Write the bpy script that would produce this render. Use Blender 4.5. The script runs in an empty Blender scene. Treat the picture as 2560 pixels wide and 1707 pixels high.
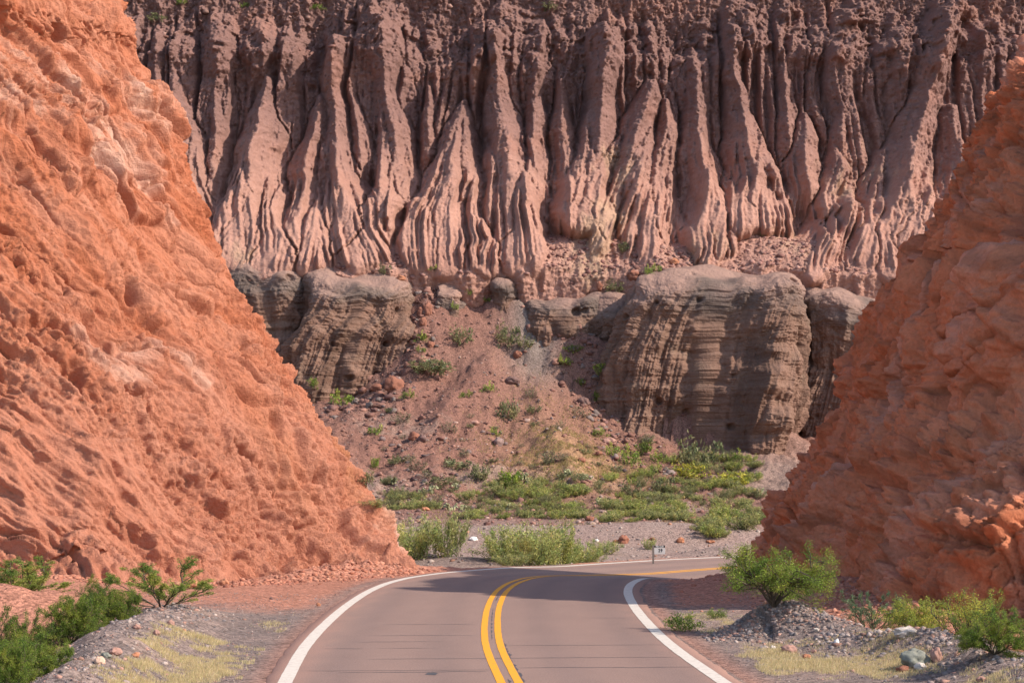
import bpy, math, random
import numpy as np
from concurrent.futures import ThreadPoolExecutor
from mathutils import Vector, Matrix

# ------------------------------------------------------------------ basics
random.seed(5)
f32 = np.float32
SC = bpy.context.scene
COL = SC.collection
F, CX, CY, HOR, CAMZ = 5000.0, 1280.0, 853.5, 1150.0, 3.3
TH = math.atan((HOR - CY) / F)
SUN_EL, SUN_AZ = math.radians(39.5), math.radians(110.0)   # azimuth clockwise from +Y


def ray(px, py):
    a = (np.asarray(px, float) - CX) / F
    b = -(np.asarray(py, float) - CY) / F
    return a, math.cos(TH) - b * math.sin(TH), math.sin(TH) + b * math.cos(TH)


def P(px, py, Y):
    """World point seen at photo pixel (px, py) at depth Y."""
    a, fy, fz = ray(px, py)
    s = np.asarray(Y, float) / fy
    return a * s, s * fy, CAMZ + fz * s


# ------------------------------------------------------------------ noise
_r = np.random.RandomState(11)
_PERM = np.concatenate([_r.permutation(256)] * 2 + [np.arange(4)]).astype(np.int32)
_G = _r.normal(size=(256, 3))
_G = (_G / np.linalg.norm(_G, axis=1)[:, None]).astype(f32)
_GX, _GY, _GZ = (np.ascontiguousarray(_G[:, i]) for i in range(3))


def _n3(x, y, z):
    xf = np.floor(x); yf = np.floor(y); zf = np.floor(z)
    xi = xf.astype(np.int32) & 255; yi = yf.astype(np.int32) & 255; zi = zf.astype(np.int32) & 255
    x = x - xf; y = y - yf; z = z - zf
    u = x * x * x * (x * (x * 6 - 15) + 10)
    v = y * y * y * (y * (y * 6 - 15) + 10)
    w = z * z * z * (z * (z * 6 - 15) + 10)
    A = _PERM.take(xi); B = _PERM.take(xi + 1)

    def g(h, dx, dy, dz):
        return _GX.take(h) * dx + _GY.take(h) * dy + _GZ.take(h) * dz
    A0 = _PERM.take(A + yi) + zi; A1 = _PERM.take(A + yi + 1) + zi
    B0 = _PERM.take(B + yi) + zi; B1 = _PERM.take(B + yi + 1) + zi
    out = None
    for k in (0, 1):
        zz = z - k
        r0 = g(_PERM.take(A0 + k), x, y, zz); r1 = g(_PERM.take(B0 + k), x - 1, y, zz)
        a0 = r0 + u * (r1 - r0)
        r0 = g(_PERM.take(A1 + k), x, y - 1, zz); r1 = g(_PERM.take(B1 + k), x - 1, y - 1, zz)
        b0 = r0 + u * (r1 - r0)
        c = a0 + v * (b0 - a0)
        out = c if out is None else out + w * (c - out)
    return out * f32(1.5)


_POOL = ThreadPoolExecutor(4)
_CH = 32768


def n3(x, y, z):
    x = np.asarray(x, f32); y = np.asarray(y, f32); z = np.asarray(z, f32)
    x, y, z = np.broadcast_arrays(x, y, z)
    sh = x.shape
    x = x.ravel(); y = y.ravel(); z = z.ravel()
    n = len(x)
    if n <= _CH:
        return _n3(x, y, z).reshape(sh)
    out = np.empty(n, f32)

    def job(i):
        s = slice(i, min(i + _CH, n)); out[s] = _n3(x[s], y[s], z[s])
    list(_POOL.map(job, range(0, n, _CH)))
    return out.reshape(sh)


def fbm(x, y, z, oct=4, gain=0.5, mode=None):
    s = 0; a = 1.0; t = 0
    for i in range(oct):
        k = 2.03 ** i
        n = n3(x * k + 17.3 * i, y * k - 9.1 * i, z * k + 4.7 * i)
        if mode == 'billow':
            n = np.abs(n) * 2 - 0.6
        elif mode == 'ridge':
            n = 0.6 - np.abs(n) * 2
        s = s + a * n; t += a; a *= gain
    return s / t


def _cells(p, R):
    ip = np.floor(p).astype(np.int32); fp = p - ip
    d1 = np.full(len(p), 9, f32); d2 = d1.copy(); tilt = np.zeros(len(p), f32); rnd = np.zeros(len(p), f32)
    for i in (-1, 0, 1):
        for j in (-1, 0, 1):
            for k in (-1, 0, 1):
                h = _PERM.take(_PERM.take(_PERM.take((ip[:, 0] + i) & 255) + ((ip[:, 1] + j) & 255)) + ((ip[:, 2] + k) & 255))
                dx = i + R[0].take(h) - fp[:, 0]; dy = j + R[1].take(h) - fp[:, 1]; dz = k + R[2].take(h) - fp[:, 2]
                d = np.sqrt(dx * dx + dy * dy + dz * dz)
                m = d < d1
                d2 = np.where(m, d1, np.minimum(d2, d))
                d1 = np.where(m, d, d1)
                tilt = np.where(m, _GX.take(h) * dx + _GY.take(h) * dy + _GZ.take(h) * dz, tilt); rnd = np.where(m, R[3].take(h), rnd)
    return d1, d2, tilt, rnd


def cells(x, y, z, seed=0):
    """Jittered cells: (distance to nearest, second distance, tilt of the nearest cell's facet, a random number per cell)."""
    sh = np.shape(x)
    p = np.stack([np.ravel(x), np.ravel(y), np.ravel(z)], 1).astype(f32)
    R = np.ascontiguousarray(np.random.RandomState(100 + seed).rand(256, 4).astype(f32).T)
    out = np.empty((4, len(p)), f32)

    def job(i):
        out[:, i:i + _CH] = _cells(p[i:i + _CH], R)
    list(_POOL.map(job, range(0, len(p), _CH)))
    return [q.reshape(sh) for q in out]


def sst(a, b, x):
    t = np.clip((np.asarray(x) - a) / (b - a), 0, 1)
    return t * t * (3 - 2 * t)


def smax(a, b, k):
    h = np.clip(0.5 + 0.5 * (a - b) / k, 0, 1)
    return b + (a - b) * h + k * h * (1 - h)


def blur(a, n=1, ax=None):
    for _ in range(n):
        for x in ((0, 1) if ax is None else (ax,)):
            p = np.pad(a, [(1, 1) if i == x else (0, 0) for i in range(2)], mode='edge')
            a = (p[:-2] + 2 * p[1:-1] + p[2:]) / 4 if x == 0 else (p[:, :-2] + 2 * p[:, 1:-1] + p[:, 2:]) / 4
    return a


def mixc(c0, c1, t):
    return np.asarray(c0, f32) * (1 - t[..., None]) + np.asarray(c1, f32) * t[..., None]


# ------------------------------------------------------------------ objects
def mesh_np(name, V, faces, mat, col=None, smooth=True, size=4, parent=None):
    me = bpy.data.meshes.new(name)
    V = np.ascontiguousarray(V, f32).reshape(-1, 3)
    faces = np.ascontiguousarray(faces, np.int32).reshape(-1, size)
    me.vertices.add(len(V)); me.vertices.foreach_set('co', V.ravel())
    me.loops.add(faces.size); me.loops.foreach_set('vertex_index', faces.ravel())
    me.polygons.add(len(faces))
    me.polygons.foreach_set('loop_start', np.arange(0, faces.size, size, dtype=np.int32))
    if smooth:
        me.polygons.foreach_set('use_smooth', np.ones(len(faces), bool))
    me.update(calc_edges=True)
    if col is not None:
        a = me.color_attributes.new('Col', 'FLOAT_COLOR', 'POINT')
        c = np.ones((len(V), 4), f32); c[:, :3] = np.asarray(col, f32).reshape(-1, 3)
        a.data.foreach_set('color', c.ravel())
    me.materials.append(mat)
    o = bpy.data.objects.new(name, me); COL.objects.link(o)
    if parent is not None:
        o.parent = parent
    return o


def gfaces(n, m, wrap=False):
    i = np.arange(n * m, dtype=np.int32).reshape(n, m)
    if wrap:
        i = np.concatenate([i, i[:, :1]], 1)
    return np.stack([i[:-1, :-1], i[:-1, 1:], i[1:, 1:], i[1:, :-1]], -1).reshape(-1, 4)


def grid(name, V, mat, col=None, flip=False, wrap=False, parent=None):
    n, m = V.shape[:2]
    fc = gfaces(n, m, wrap)
    if flip:
        fc = fc[:, ::-1]
    return mesh_np(name, V, fc, mat, col, parent=parent)


def gnormals(V):
    du = np.gradient(V, axis=1); dv = np.gradient(V, axis=0)
    N = np.cross(du, dv)
    return N / (np.linalg.norm(N, axis=2, keepdims=True) + 1e-9)


def tag(o, label=None, cat=None, group=None, kind=None):
    if label: o['label'] = label
    if cat: o['category'] = cat
    if group: o['group'] = group
    if kind: o['kind'] = kind
    return o


# ------------------------------------------------------------------ materials
def mat_new(name, rough=0.9, spec=0.2):
    m = bpy.data.materials.new(name); m.use_nodes = True
    nt = m.node_tree
    b = nt.nodes['Principled BSDF']
    b.inputs['Roughness'].default_value = rough
    b.inputs['Specular IOR Level'].default_value = spec
    return m, nt, b


def nd(nt, t, **kw):
    n = nt.nodes.new(t)
    for k, v in kw.items():
        if k in n.inputs.keys():
            n.inputs[k].default_value = v
        else:
            setattr(n, k, v)
    return n


def earth(name, scale=2.0, vary=0.35, bump=0.05, scale2=14.0, rough=0.92, dist=1.0, base=None, speck=0.0):
    """Rock or soil: the mesh's own colour layers times two scales of noise, with bump."""
    m, nt, b = mat_new(name, rough, 0.12)
    L = nt.links.new
    co = nd(nt, 'ShaderNodeNewGeometry')
    if base is None:
        at = nd(nt, 'ShaderNodeAttribute'); at.attribute_name = 'Col'; csock = at.outputs['Color']
    else:
        rg = nd(nt, 'ShaderNodeRGB'); rg.outputs[0].default_value = (*base, 1); csock = rg.outputs[0]
    na = nd(nt, 'ShaderNodeTexNoise', Scale=scale, Detail=8.0, Roughness=0.65)
    nb = nd(nt, 'ShaderNodeTexNoise', Scale=scale2, Detail=6.0, Roughness=0.7)
    tc = nd(nt, 'ShaderNodeTexCoord')
    src = co.outputs['Position'] if base is None else tc.outputs['Object']
    for n in (na, nb):
        L(src, n.inputs['Vector'])
    ad = nd(nt, 'ShaderNodeMath', operation='ADD')
    L(na.outputs['Fac'], ad.inputs[0]); L(nb.outputs['Fac'], ad.inputs[1])
    mr = nd(nt, 'ShaderNodeMapRange')
    mr.inputs['From Min'].default_value = 0.6; mr.inputs['From Max'].default_value = 1.4
    mr.inputs['To Min'].default_value = 1 - vary; mr.inputs['To Max'].default_value = 1 + vary
    L(ad.outputs[0], mr.inputs['Value'])
    mx = nd(nt, 'ShaderNodeVectorMath', operation='SCALE')
    L(csock, mx.inputs[0]); L(mr.outputs[0], mx.inputs['Scale'])
    last = mx.outputs[0]
    if speck:
        vo = nd(nt, 'ShaderNodeTexVoronoi', Scale=speck)
        L(src, vo.inputs['Vector'])
        hs = nd(nt, 'ShaderNodeSeparateColor'); L(vo.outputs['Color'], hs.inputs[0])
        m2 = nd(nt, 'ShaderNodeMapRange')
        m2.inputs['To Min'].default_value = 0.6; m2.inputs['To Max'].default_value = 1.45
        L(hs.outputs[0], m2.inputs['Value'])
        mx2 = nd(nt, 'ShaderNodeVectorMath', operation='SCALE')
        L(last, mx2.inputs[0]); L(m2.outputs[0], mx2.inputs['Scale']); last = mx2.outputs[0]
    L(last, b.inputs['Base Color'])
    bp = nd(nt, 'ShaderNodeBump', Strength=1.0, Distance=bump)
    L(ad.outputs[0], bp.inputs['Height'])
    L(bp.outputs[0], b.inputs['Normal'])
    return m


def plain(name, c, rough=0.8, spec=0.3, vary=0.2, scale=6.0, bump=0.0):
    m, nt, b = mat_new(name, rough, spec)
    L = nt.links.new
    tc = nd(nt, 'ShaderNodeTexCoord')
    n = nd(nt, 'ShaderNodeTexNoise', Scale=scale, Detail=6.0, Roughness=0.65)
    L(tc.outputs['Object'], n.inputs['Vector'])
    mr = nd(nt, 'ShaderNodeMapRange')
    mr.inputs['From Min'].default_value = 0.3; mr.inputs['From Max'].default_value = 0.7
    mr.inputs['To Min'].default_value = 1 - vary; mr.inputs['To Max'].default_value = 1 + vary
    L(n.outputs['Fac'], mr.inputs['Value'])
    mx = nd(nt, 'ShaderNodeVectorMath', operation='SCALE')
    mx.inputs[0].default_value = c
    L(mr.outputs[0], mx.inputs['Scale']); L(mx.outputs[0], b.inputs['Base Color'])
    if bump:
        bp = nd(nt, 'ShaderNodeBump', Strength=1.0, Distance=bump)
        L(n.outputs['Fac'], bp.inputs['Height']); L(bp.outputs[0], b.inputs['Normal'])
    return m


def leafmat(name):
    """Leaf colour from the mesh's own colour (each leaf its own tint); a little light passes through."""
    m, nt, b = mat_new(name, 0.6, 0.25)
    L = nt.links.new
    at = nd(nt, 'ShaderNodeAttribute'); at.attribute_name = 'Col'
    oi = nd(nt, 'ShaderNodeObjectInfo')
    mr = nd(nt, 'ShaderNodeMapRange')
    mr.inputs['To Min'].default_value = 0.8; mr.inputs['To Max'].default_value = 1.2
    L(oi.outputs['Random'], mr.inputs['Value'])
    mx = nd(nt, 'ShaderNodeVectorMath', operation='SCALE')
    L(at.outputs['Color'], mx.inputs[0]); L(mr.outputs[0], mx.inputs['Scale'])
    L(mx.outputs[0], b.inputs['Base Color'])
    tr = nd(nt, 'ShaderNodeBsdfTranslucent')
    L(mx.outputs[0], tr.inputs['Color'])
    ms = nd(nt, 'ShaderNodeMixShader'); ms.inputs[0].default_value = 0.42
    out = nt.nodes['Material Output']
    L(b.outputs[0], ms.inputs[1]); L(tr.outputs[0], ms.inputs[2]); L(ms.outputs[0], out.inputs['Surface'])
    return m


M_cliff = earth('orange_rock', 2.2, 0.18, 0.12, 9.0)
M_right = earth('red_rock', 1.6, 0.32, 0.085, 9.0)
M_wall = earth('mauve_rock', 1.4, 0.22, 0.20, 4.0)
M_bluff = earth('grey_conglomerate', 0.9, 0.24, 0.15, 4.5)
M_soil = earth('gravelly_soil', 3.0, 0.25, 0.07, 16.0, speck=16.0)
M_leaf = leafmat('leaves')
M_bark = plain('bark', (0.10, 0.075, 0.055), 0.9, 0.1, 0.35, 12)
# ------------------------------------------------------------------ road line
RY = np.array([-40, -10, 5, 15, 22, 29.6, 36, 42, 47, 51.6, 56, 61, 67, 73, 79, 84, 88, 91, 94, 96, 98])
RX = np.array([7.5, 3.6, 2.0, 1.0, .45, .0, -.33, -.42, -.38, -.2, .3, 1.35, 3.4, 6.1, 9.4, 13.3, 17.6, 22.4, 30, 40, 60])


def _spline(xs, ys, n):
    """Catmull-Rom through the points."""
    p = np.stack([xs, ys], 1); out = []
    q = np.concatenate([[2 * p[0] - p[1]], p, [2 * p[-1] - p[-2]]])
    for i in range(1, len(q) - 2):
        t = np.linspace(0, 1, n, endpoint=False)[:, None]
        a, b, c, d = q[i - 1], q[i], q[i + 1], q[i + 2]
        out.append(0.5 * (2 * b + (c - a) * t + (2 * a - 5 * b + 4 * c - d) * t ** 2 + (3 * b - a - 3 * c + d) * t ** 3))
    return np.concatenate(out + [p[-1:]])


RC = _spline(RX, RY, 24)
RC[:, 0] = np.convolve(np.pad(RC[:, 0], 6, mode='edge'), np.ones(13) / 13, 'valid')
_t = np.gradient(RC, axis=0); _t /= np.linalg.norm(_t, axis=1)[:, None]
RN = np.stack([_t[:, 1], -_t[:, 0]], 1)                     # to the right of travel


def road_z(y):
    y = np.asarray(y, float)
    z = np.interp(y, [-40, 54, 57, 60, 64, 70, 79, 90, 110], [0, 0, -.035, -.14, -.36, -.66, -.86, -1.1, -1.5])
    return z


_RZ = np.convolve(np.pad(road_z(RC[:, 1]), 5, mode='edge'), np.ones(11) / 11, 'valid')
_BK = 0.055 * sst(57, 68, RC[:, 1])                        # the bend is banked to the inside


def road_pt(i, off, lift=0.0):
    p = RC[i] + RN[i] * off
    return p[0], p[1], _RZ[i] - _BK[i] * off + lift


def road_near(x, y):
    """Signed offset from the centre line (right positive) and the height of the road plane there."""
    sh = np.shape(x); x = np.ravel(x); y = np.ravel(y)
    off = np.full(len(x), 1e3); zz = np.zeros(len(x))
    sel = np.where((np.abs(x) < 75) & (y < 125))[0]
    for k in range(0, len(sel), 40000):
        s = sel[k:k + 40000]
        d = (x[s, None] - RC[None, ::3, 0]) ** 2 + (y[s, None] - RC[None, ::3, 1]) ** 2
        j = np.argmin(d, 1) * 3
        v = (x[s] - RC[j, 0]) * RN[j, 0] + (y[s] - RC[j, 1]) * RN[j, 1]
        dist = np.sqrt(d[np.arange(len(s)), j // 3])
        off[s] = np.sign(v) * dist
        zz[s] = _RZ[j] - _BK[j] * np.clip(v, -4, 4)
    return off.reshape(sh), zz.reshape(sh)


# ------------------------------------------------------------------ ground height
def seg_d(x, y, pts):
    """Distance to a polyline of (x, y, z, ...) and the interpolated remaining values at the nearest point."""
    best = np.full(np.shape(x), 1e9); val = None
    pts = np.asarray(pts, float)
    for a, b in zip(pts[:-1], pts[1:]):
        ex, ey = b[0] - a[0], b[1] - a[1]
        t = np.clip(((x - a[0]) * ex + (y - a[1]) * ey) / (ex * ex + ey * ey), 0, 1)
        d = np.hypot(x - a[0] - t * ex, y - a[1] - t * ey)
        v = a[2:] + t[..., None] * (b[2:] - a[2:])
        if val is None:
            val = v.copy()
        m = d < best
        val[m] = v[m]; best = np.minimum(best, d)
    return best, val


def lobe(pts):
    return np.array([np.array(P(px, py, Y)) for px, py, Y in pts])


LOBES = [
    (lobe([(1262, 735, 149.5), (1225, 860, 147), (1150, 960, 141), (1060, 1080, 134), (960, 1190, 126)]), 0.50, 0.5),
    (lobe([(1345, 850, 150), (1335, 930, 146), (1345, 1000, 141), (1400, 1105, 133), (1440, 1200, 124)]), 0.55, 0.3),
    (lobe([(1085, 660, 152), (1070, 740, 148.5), (1045, 860, 145.5), (1020, 960, 142)]), 0.6, 0.4),
    (lobe([(1480, 810, 150.5), (1515, 985, 149), (1560, 1090, 142)]), 0.45, 0.5),
    (lobe([(800, 1010, 146), (900, 1010, 144), (880, 1110, 135)]), 0.42, 0.6),
]


def ground_z(x, y, off=None, rz=None, fine=True):
    x = np.asarray(x, float); y = np.asarray(y, float)
    if off is None:
        off, rz = road_near(x, y)
    z = np.interp(y, [-60, 54, 60, 66, 73, 82, 90, 97], [0, 0, -.2, -.6, -.9, -1.15, -1.25, -1.15])
    z = z + 0.10 * fbm(x * .12, y * .12, 0.5, 3)
    # gravel bank beyond the bend
    by = 101.5 + 1.2 * n3(x * .12, 3.3, 0) - .04 * x
    bh = np.interp(x, [-14, -6, 0, 6, 9, 11.5, 14, 20], [.95, 1.0, 1.15, 1.25, 1.3, 1.05, .5, .4]) + .2 * n3(x * .22, 8.8, 1)
    t = (y - by)
    z = z + bh * np.where(t < 0, sst(-5.0, 0.0, t), 1 - .25 * sst(0, 3, t)) * (y > 80)
    # low spoil heaps on the flat before the bank
    for hx, hy, hr, hh in ((10.2, 94.5, 1.8, .5), (-2.5, 96, 3.2, .35), (4.0, 97.0, 3.0, .3), (-1.2, 78.0, 3.0, .5), (-4.5, 81, 3.4, .7)):
        z = z + hh * np.exp(-((x - hx) ** 2 / (hr * hr) + (y - hy) ** 2 / (hr * hr * .5)))
    # fan and talus
    left = sst(10, -14, x)
    zp = .25 + np.maximum(y - 112, 0) * (.10 + .10 * left) * sst(110, 135, y) + np.maximum(y - 104, 0) * .02
    far = sst(103, 114, y)
    z = z * (1 - far) + zp * far
    for pts, tn, rnd_ in LOBES:
        m = (y > 112)
        d, v = seg_d(x[m], y[m], pts)
        h = v[..., 0] - (np.sqrt(d * d + rnd_ * rnd_) - rnd_) * tn - .9 * sst(0, 8, d) * 0
        zz = z[m]
        z[m] = smax(zz, h, .8)
    if fine:
        k = sst(108, 125, y)
        z = z + k * (1.1 * fbm(x * .22, y * .14, 5, 5) + .34 * fbm(x * .9, y * .7, 3, 4, mode='billow') + .16 * fbm(x * 2.6, y * 2.2, 13, 3, mode='billow'))
    # near ground: shoulders, rubble ridges, mounds
    near = y < 72
    if near.any():
        xn = x[near]; yn = y[near]; zn = z[near]
        lump = fbm(xn * .9, yn * .9, 1, 4)
        d, v = seg_d(xn, yn, [(-5.6, 22, .40, .8), (-6.0, 28, .42, .8), (-6.6, 34, .50, 1.0), (-6.7, 39, .45, 1.0), (-6.9, 43.5, .10, .8)])
        zn = zn + v[..., 0] * np.exp(-(d / v[..., 1]) ** 2) * (1 + .5 * lump)
        d, v = seg_d(xn, yn, [(-7.6, 42, .15, 1.2), (-9.4, 41.5, .65, 1.7), (-12, 40, .9, 2.0), (-16, 39, .9, 2)])
        zn = zn + v[..., 0] * np.exp(-(d / v[..., 1]) ** 2) * (1 + .3 * lump)
        # dip behind the left rubble ridge, right ditch
        zn = zn - .25 * sst(-7, -9, xn) * sst(40, 34, yn)
        # right gravel mound and its ridge
        d, v = seg_d(xn, yn, [(3.9, 37.6, .10, .5), (4.7, 38.8, .62, .8), (5.4, 38.4, .60, .8), (6.2, 36.6, .30, .8)])
        zn = zn + v[..., 0] * np.exp(-(d / v[..., 1]) ** 2) * (1 + .25 * lump)
        d, v = seg_d(xn, yn, [(5.6, 35.6, .18, .6), (6.8, 34.6, .45, .7), (7.2, 32.6, .50, .8), (7.3, 30, .38, .8), (7.6, 24, .35, .9)])
        zn = zn + v[..., 0] * np.exp(-(d / v[..., 1]) ** 2) * (1 + .4 * lump)
        # red earth rising to the right cliff
        zn = zn + .30 * sst(5.6, 8.8, xn) * sst(36, 42, yn) * sst(60, 50, yn)
        zn = zn + .14 * sst(4.0, 6.0, xn) * sst(46, 52, yn) * sst(64, 58, yn)
        zn = zn - .40 * sst(8.4, 9.8, xn) * sst(34, 38, yn) * sst(49, 46, yn)
        # red earth at the foot of the left cliff, the swept berm by the nose
        zn = zn + .30 * sst(-8.4, -13, xn) * sst(40, 47, yn)
        d, v = seg_d(xn, yn, [(-7.2, 56.6, .08, .6), (-5.8, 58.4, .36, .7), (-4.4, 60.2, .46, .75), (-3.4, 61.8, .5, .75), (-2.6, 63.8, .52, .8), (-2.0, 65.8, .45, .7), (-1.4, 67.5, .2, .6)])
        zn = zn + v[..., 0] * np.exp(-(d / v[..., 1]) ** 2) * (1 + .7 * fbm(xn * 1.6, yn * 1.6, 4, 3))
        zn = zn + .025 * fbm(xn * 1.7, yn * 1.7, 2, 4)
        z[near] = zn
    # the road bed
    a = np.abs(off)
    k = sst(5.6, 4.1, a)
    z = z * (1 - k) + (rz - .025) * k
    k = sst(3.44, 3.2, a)
    z = z * (1 - k) + (rz - .16) * k
    return z


def ground_col(x, y, z, off):
    grey = np.array([.30, .212, .175]); dark = np.array([.21, .158, .138]); red = np.array([.43, .19, .125]); tal = np.array([.215, .106, .078])
    pale = np.array([.27, .20, .16]); sand = np.array([.34, .20, .10])
    n = fbm(x * .35, y * .35, 9, 5); n2 = fbm(x * 1.4, y * 1.4, 2, 5)
    c = mixc(dark, grey, sst(-.35, .4, n + .5 * n2))
    # red earth: foot of both cliffs
    m = sst(-6.4, -8.2, x + 1.2 * n + .06 * (y - 50)) * sst(44.5, 47.5, y + 2 * n)
    m = np.maximum(m, sst(43.0, 47.0, y + 2.5 * n + 1.5 * n2) * sst(-3.5, -4.6, off + .5 * n2) * (y < 72))
    m = np.maximum(m, sst(-7.4, -8.6, x + .6 * n) * sst(33, 36, y))
    m = np.maximum(m, sst(3.95, 4.5, off + .5 * n2) * sst(43.5, 46.5, y + 2.0 * n) * (y < 75))
    m = np.maximum(m, sst(5.4, 6.4, x + .8 * n + .1 * (y - 38)) * sst(36.5, 38, y))
    m = np.maximum(m, .55 * sst(4.2, 3.5, np.abs(off)) * sst(3.5, 3.6, np.abs(off)) * (y < 70))
    m = np.maximum(m, sst(56, 59, y) * sst(1.0, -1.5, x) * sst(70, 66, y))
    c = c * (1 - m[..., None]) + red * m[..., None] * (1 + .25 * n2[..., None])
    # valley floor and talus
    v = sst(74, 90, y)
    c2 = mixc(grey * .98, np.array([.30, .20, .165]), sst(-.3, .5, n))
    t = sst(103, 112, y + 3 * n)
    c2 = c2 * (1 - t[..., None]) + mixc(tal * np.array([1.05, 1.15, 1.2]), tal, sst(114, 132, y))*t[..., None]
    k = sst(.05, .45, n3(x * .12, y * .12, 3.3) + .4 * n2) * t * sst(150, 130, y)
    c2 = c2 * (1 - .6 * k[..., None]) + pale * .6 * k[..., None]
    g = np.exp(-((x - 4.2) / 4.5) ** 2 - ((y - 130) / 8.0) ** 2) * sst(-.4, .3, n2 + .3)
    c2 = c2 * (1 - .75 * g[..., None]) + sand * .75 * g[..., None]
    gy = np.exp(-((x - 1.7) / 1.9) ** 2 - ((y - 148) / 4) ** 2)
    c2 = c2 * (1 - .8 * gy[..., None]) + np.array([.22, .19, .16]) * .8 * gy[..., None]
    c = c * (1 - v[..., None]) + c2 * v[..., None]
    return c.astype(f32)


def build_ground():
    ys = [-60, -45, -30, -18, -8, 0, 6, 12]
    y = 18.0
    while y < 178:
        ys.append(y); y += max(.07, y * .0022 * (1.0 if y < 100 else .85))
    ys += list(np.geomspace(182, 3000, 24))
    ys = np.array(ys)
    a = np.concatenate([-np.geomspace(12, .36, 40)[:-1], np.linspace(-.34, .34, 640), np.geomspace(.36, 12, 40)[1:]])
    yy = np.repeat(ys[:, None], len(a), 1); xx = a[None, :] * np.maximum(yy, 14)
    xx = np.where(yy > 300, a[None, :] * 300 * (yy / 300) ** .6, xx)
    off, rz = road_near(xx, yy)
    zz = ground_z(xx, yy, off, rz)
    out = sst(170, 185, yy)
    zz = zz * (1 - out)
    wide = sst(45, 70, np.abs(xx)) * (yy > 80)
    zz = zz * (1 - wide)
    col = ground_col(xx, yy, zz, off)
    o = grid('ground', np.stack([xx, yy, zz], -1), M_soil, col)
    return tag(o, kind='structure')


# ------------------------------------------------------------------ road surface and paint
def ribbon(name, o0, o1, lift, mat, i0=0, i1=None, wob=0.0, parent=None, n=2, seed=0.0):
    i1 = len(RC) if i1 is None else i1
    ii = np.arange(i0, i1)
    js = np.linspace(0, 1, n)
    V = np.zeros((len(ii), n, 3))
    w0 = wob * fbm(RC[ii, 1] * 1.3 + RC[ii, 0], seed, 0, 3) if wob else 0
    w1 = wob * fbm(RC[ii, 1] * 1.3 + RC[ii, 0], seed + 7.7, 0, 3) if wob else 0
    for k, j in enumerate(js):
        off = (o0 + w0) * (1 - j) + (o1 + w1) * j
        p = RC[ii] + RN[ii] * (off[:, None] if np.ndim(off) else off)
        V[:, k, :2] = p; V[:, k, 2] = _RZ[ii] - _BK[ii] * off + lift
    return grid(name, V, mat, parent=parent)


def asphalt():
    m, nt, b = mat_new('asphalt', 0.88, 0.2)
    L = nt.links.new
    g = nd(nt, 'ShaderNodeNewGeometry')
    n1 = nd(nt, 'ShaderNodeTexNoise', Scale=0.35, Detail=5.0, Roughness=.6)
    n2 = nd(nt, 'ShaderNodeTexNoise', Scale=38.0, Detail=4.0, Roughness=.8)
    mp = nd(nt, 'ShaderNodeMapping'); mp.inputs['Scale'].default_value = (2.2, .35, 1)
    L(g.outputs['Position'], mp.inputs['Vector']); L(mp.outputs[0], n1.inputs['Vector']); L(g.outputs['Position'], n2.inputs['Vector'])
    r = nd(nt, 'ShaderNodeAttribute'); r.attribute_name = 'Col'
    mr = nd(nt, 'ShaderNodeMapRange'); mr.inputs['From Min'].default_value = .3; mr.inputs['From Max'].default_value = .7
    mr.inputs['To Min'].default_value = .66; mr.inputs['To Max'].default_value = 1.34
    L(n2.outputs['Fac'], mr.inputs['Value'])
    s = nd(nt, 'ShaderNodeVectorMath', operation='SCALE'); L(r.outputs[0], s.inputs[0]); L(mr.outputs[0], s.inputs['Scale'])
    L(s.outputs[0], b.inputs['Base Color'])
    bp = nd(nt, 'ShaderNodeBump', Strength=.5, Distance=.01); L(n2.outputs['Fac'], bp.inputs['Height']); L(bp.outputs[0], b.inputs['Normal'])
    return m


def paintmat(name, c, worn, c2):
    m, nt, b = mat_new(name, 0.7, 0.3)
    L = nt.links.new
    g = nd(nt, 'ShaderNodeNewGeometry')
    n = nd(nt, 'ShaderNodeTexNoise', Scale=9.0, Detail=8.0, Roughness=.8); L(g.outputs['Position'], n.inputs['Vector'])
    r = nd(nt, 'ShaderNodeValToRGB'); e = r.color_ramp.elements
    e[0].position = worn; e[0].color = (*c2, 1); e[1].position = worn + .16; e[1].color = (*c, 1)
    L(n.outputs['Fac'], r.inputs[0]); L(r.outputs[0], b.inputs['Base Color'])
    return m


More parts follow.
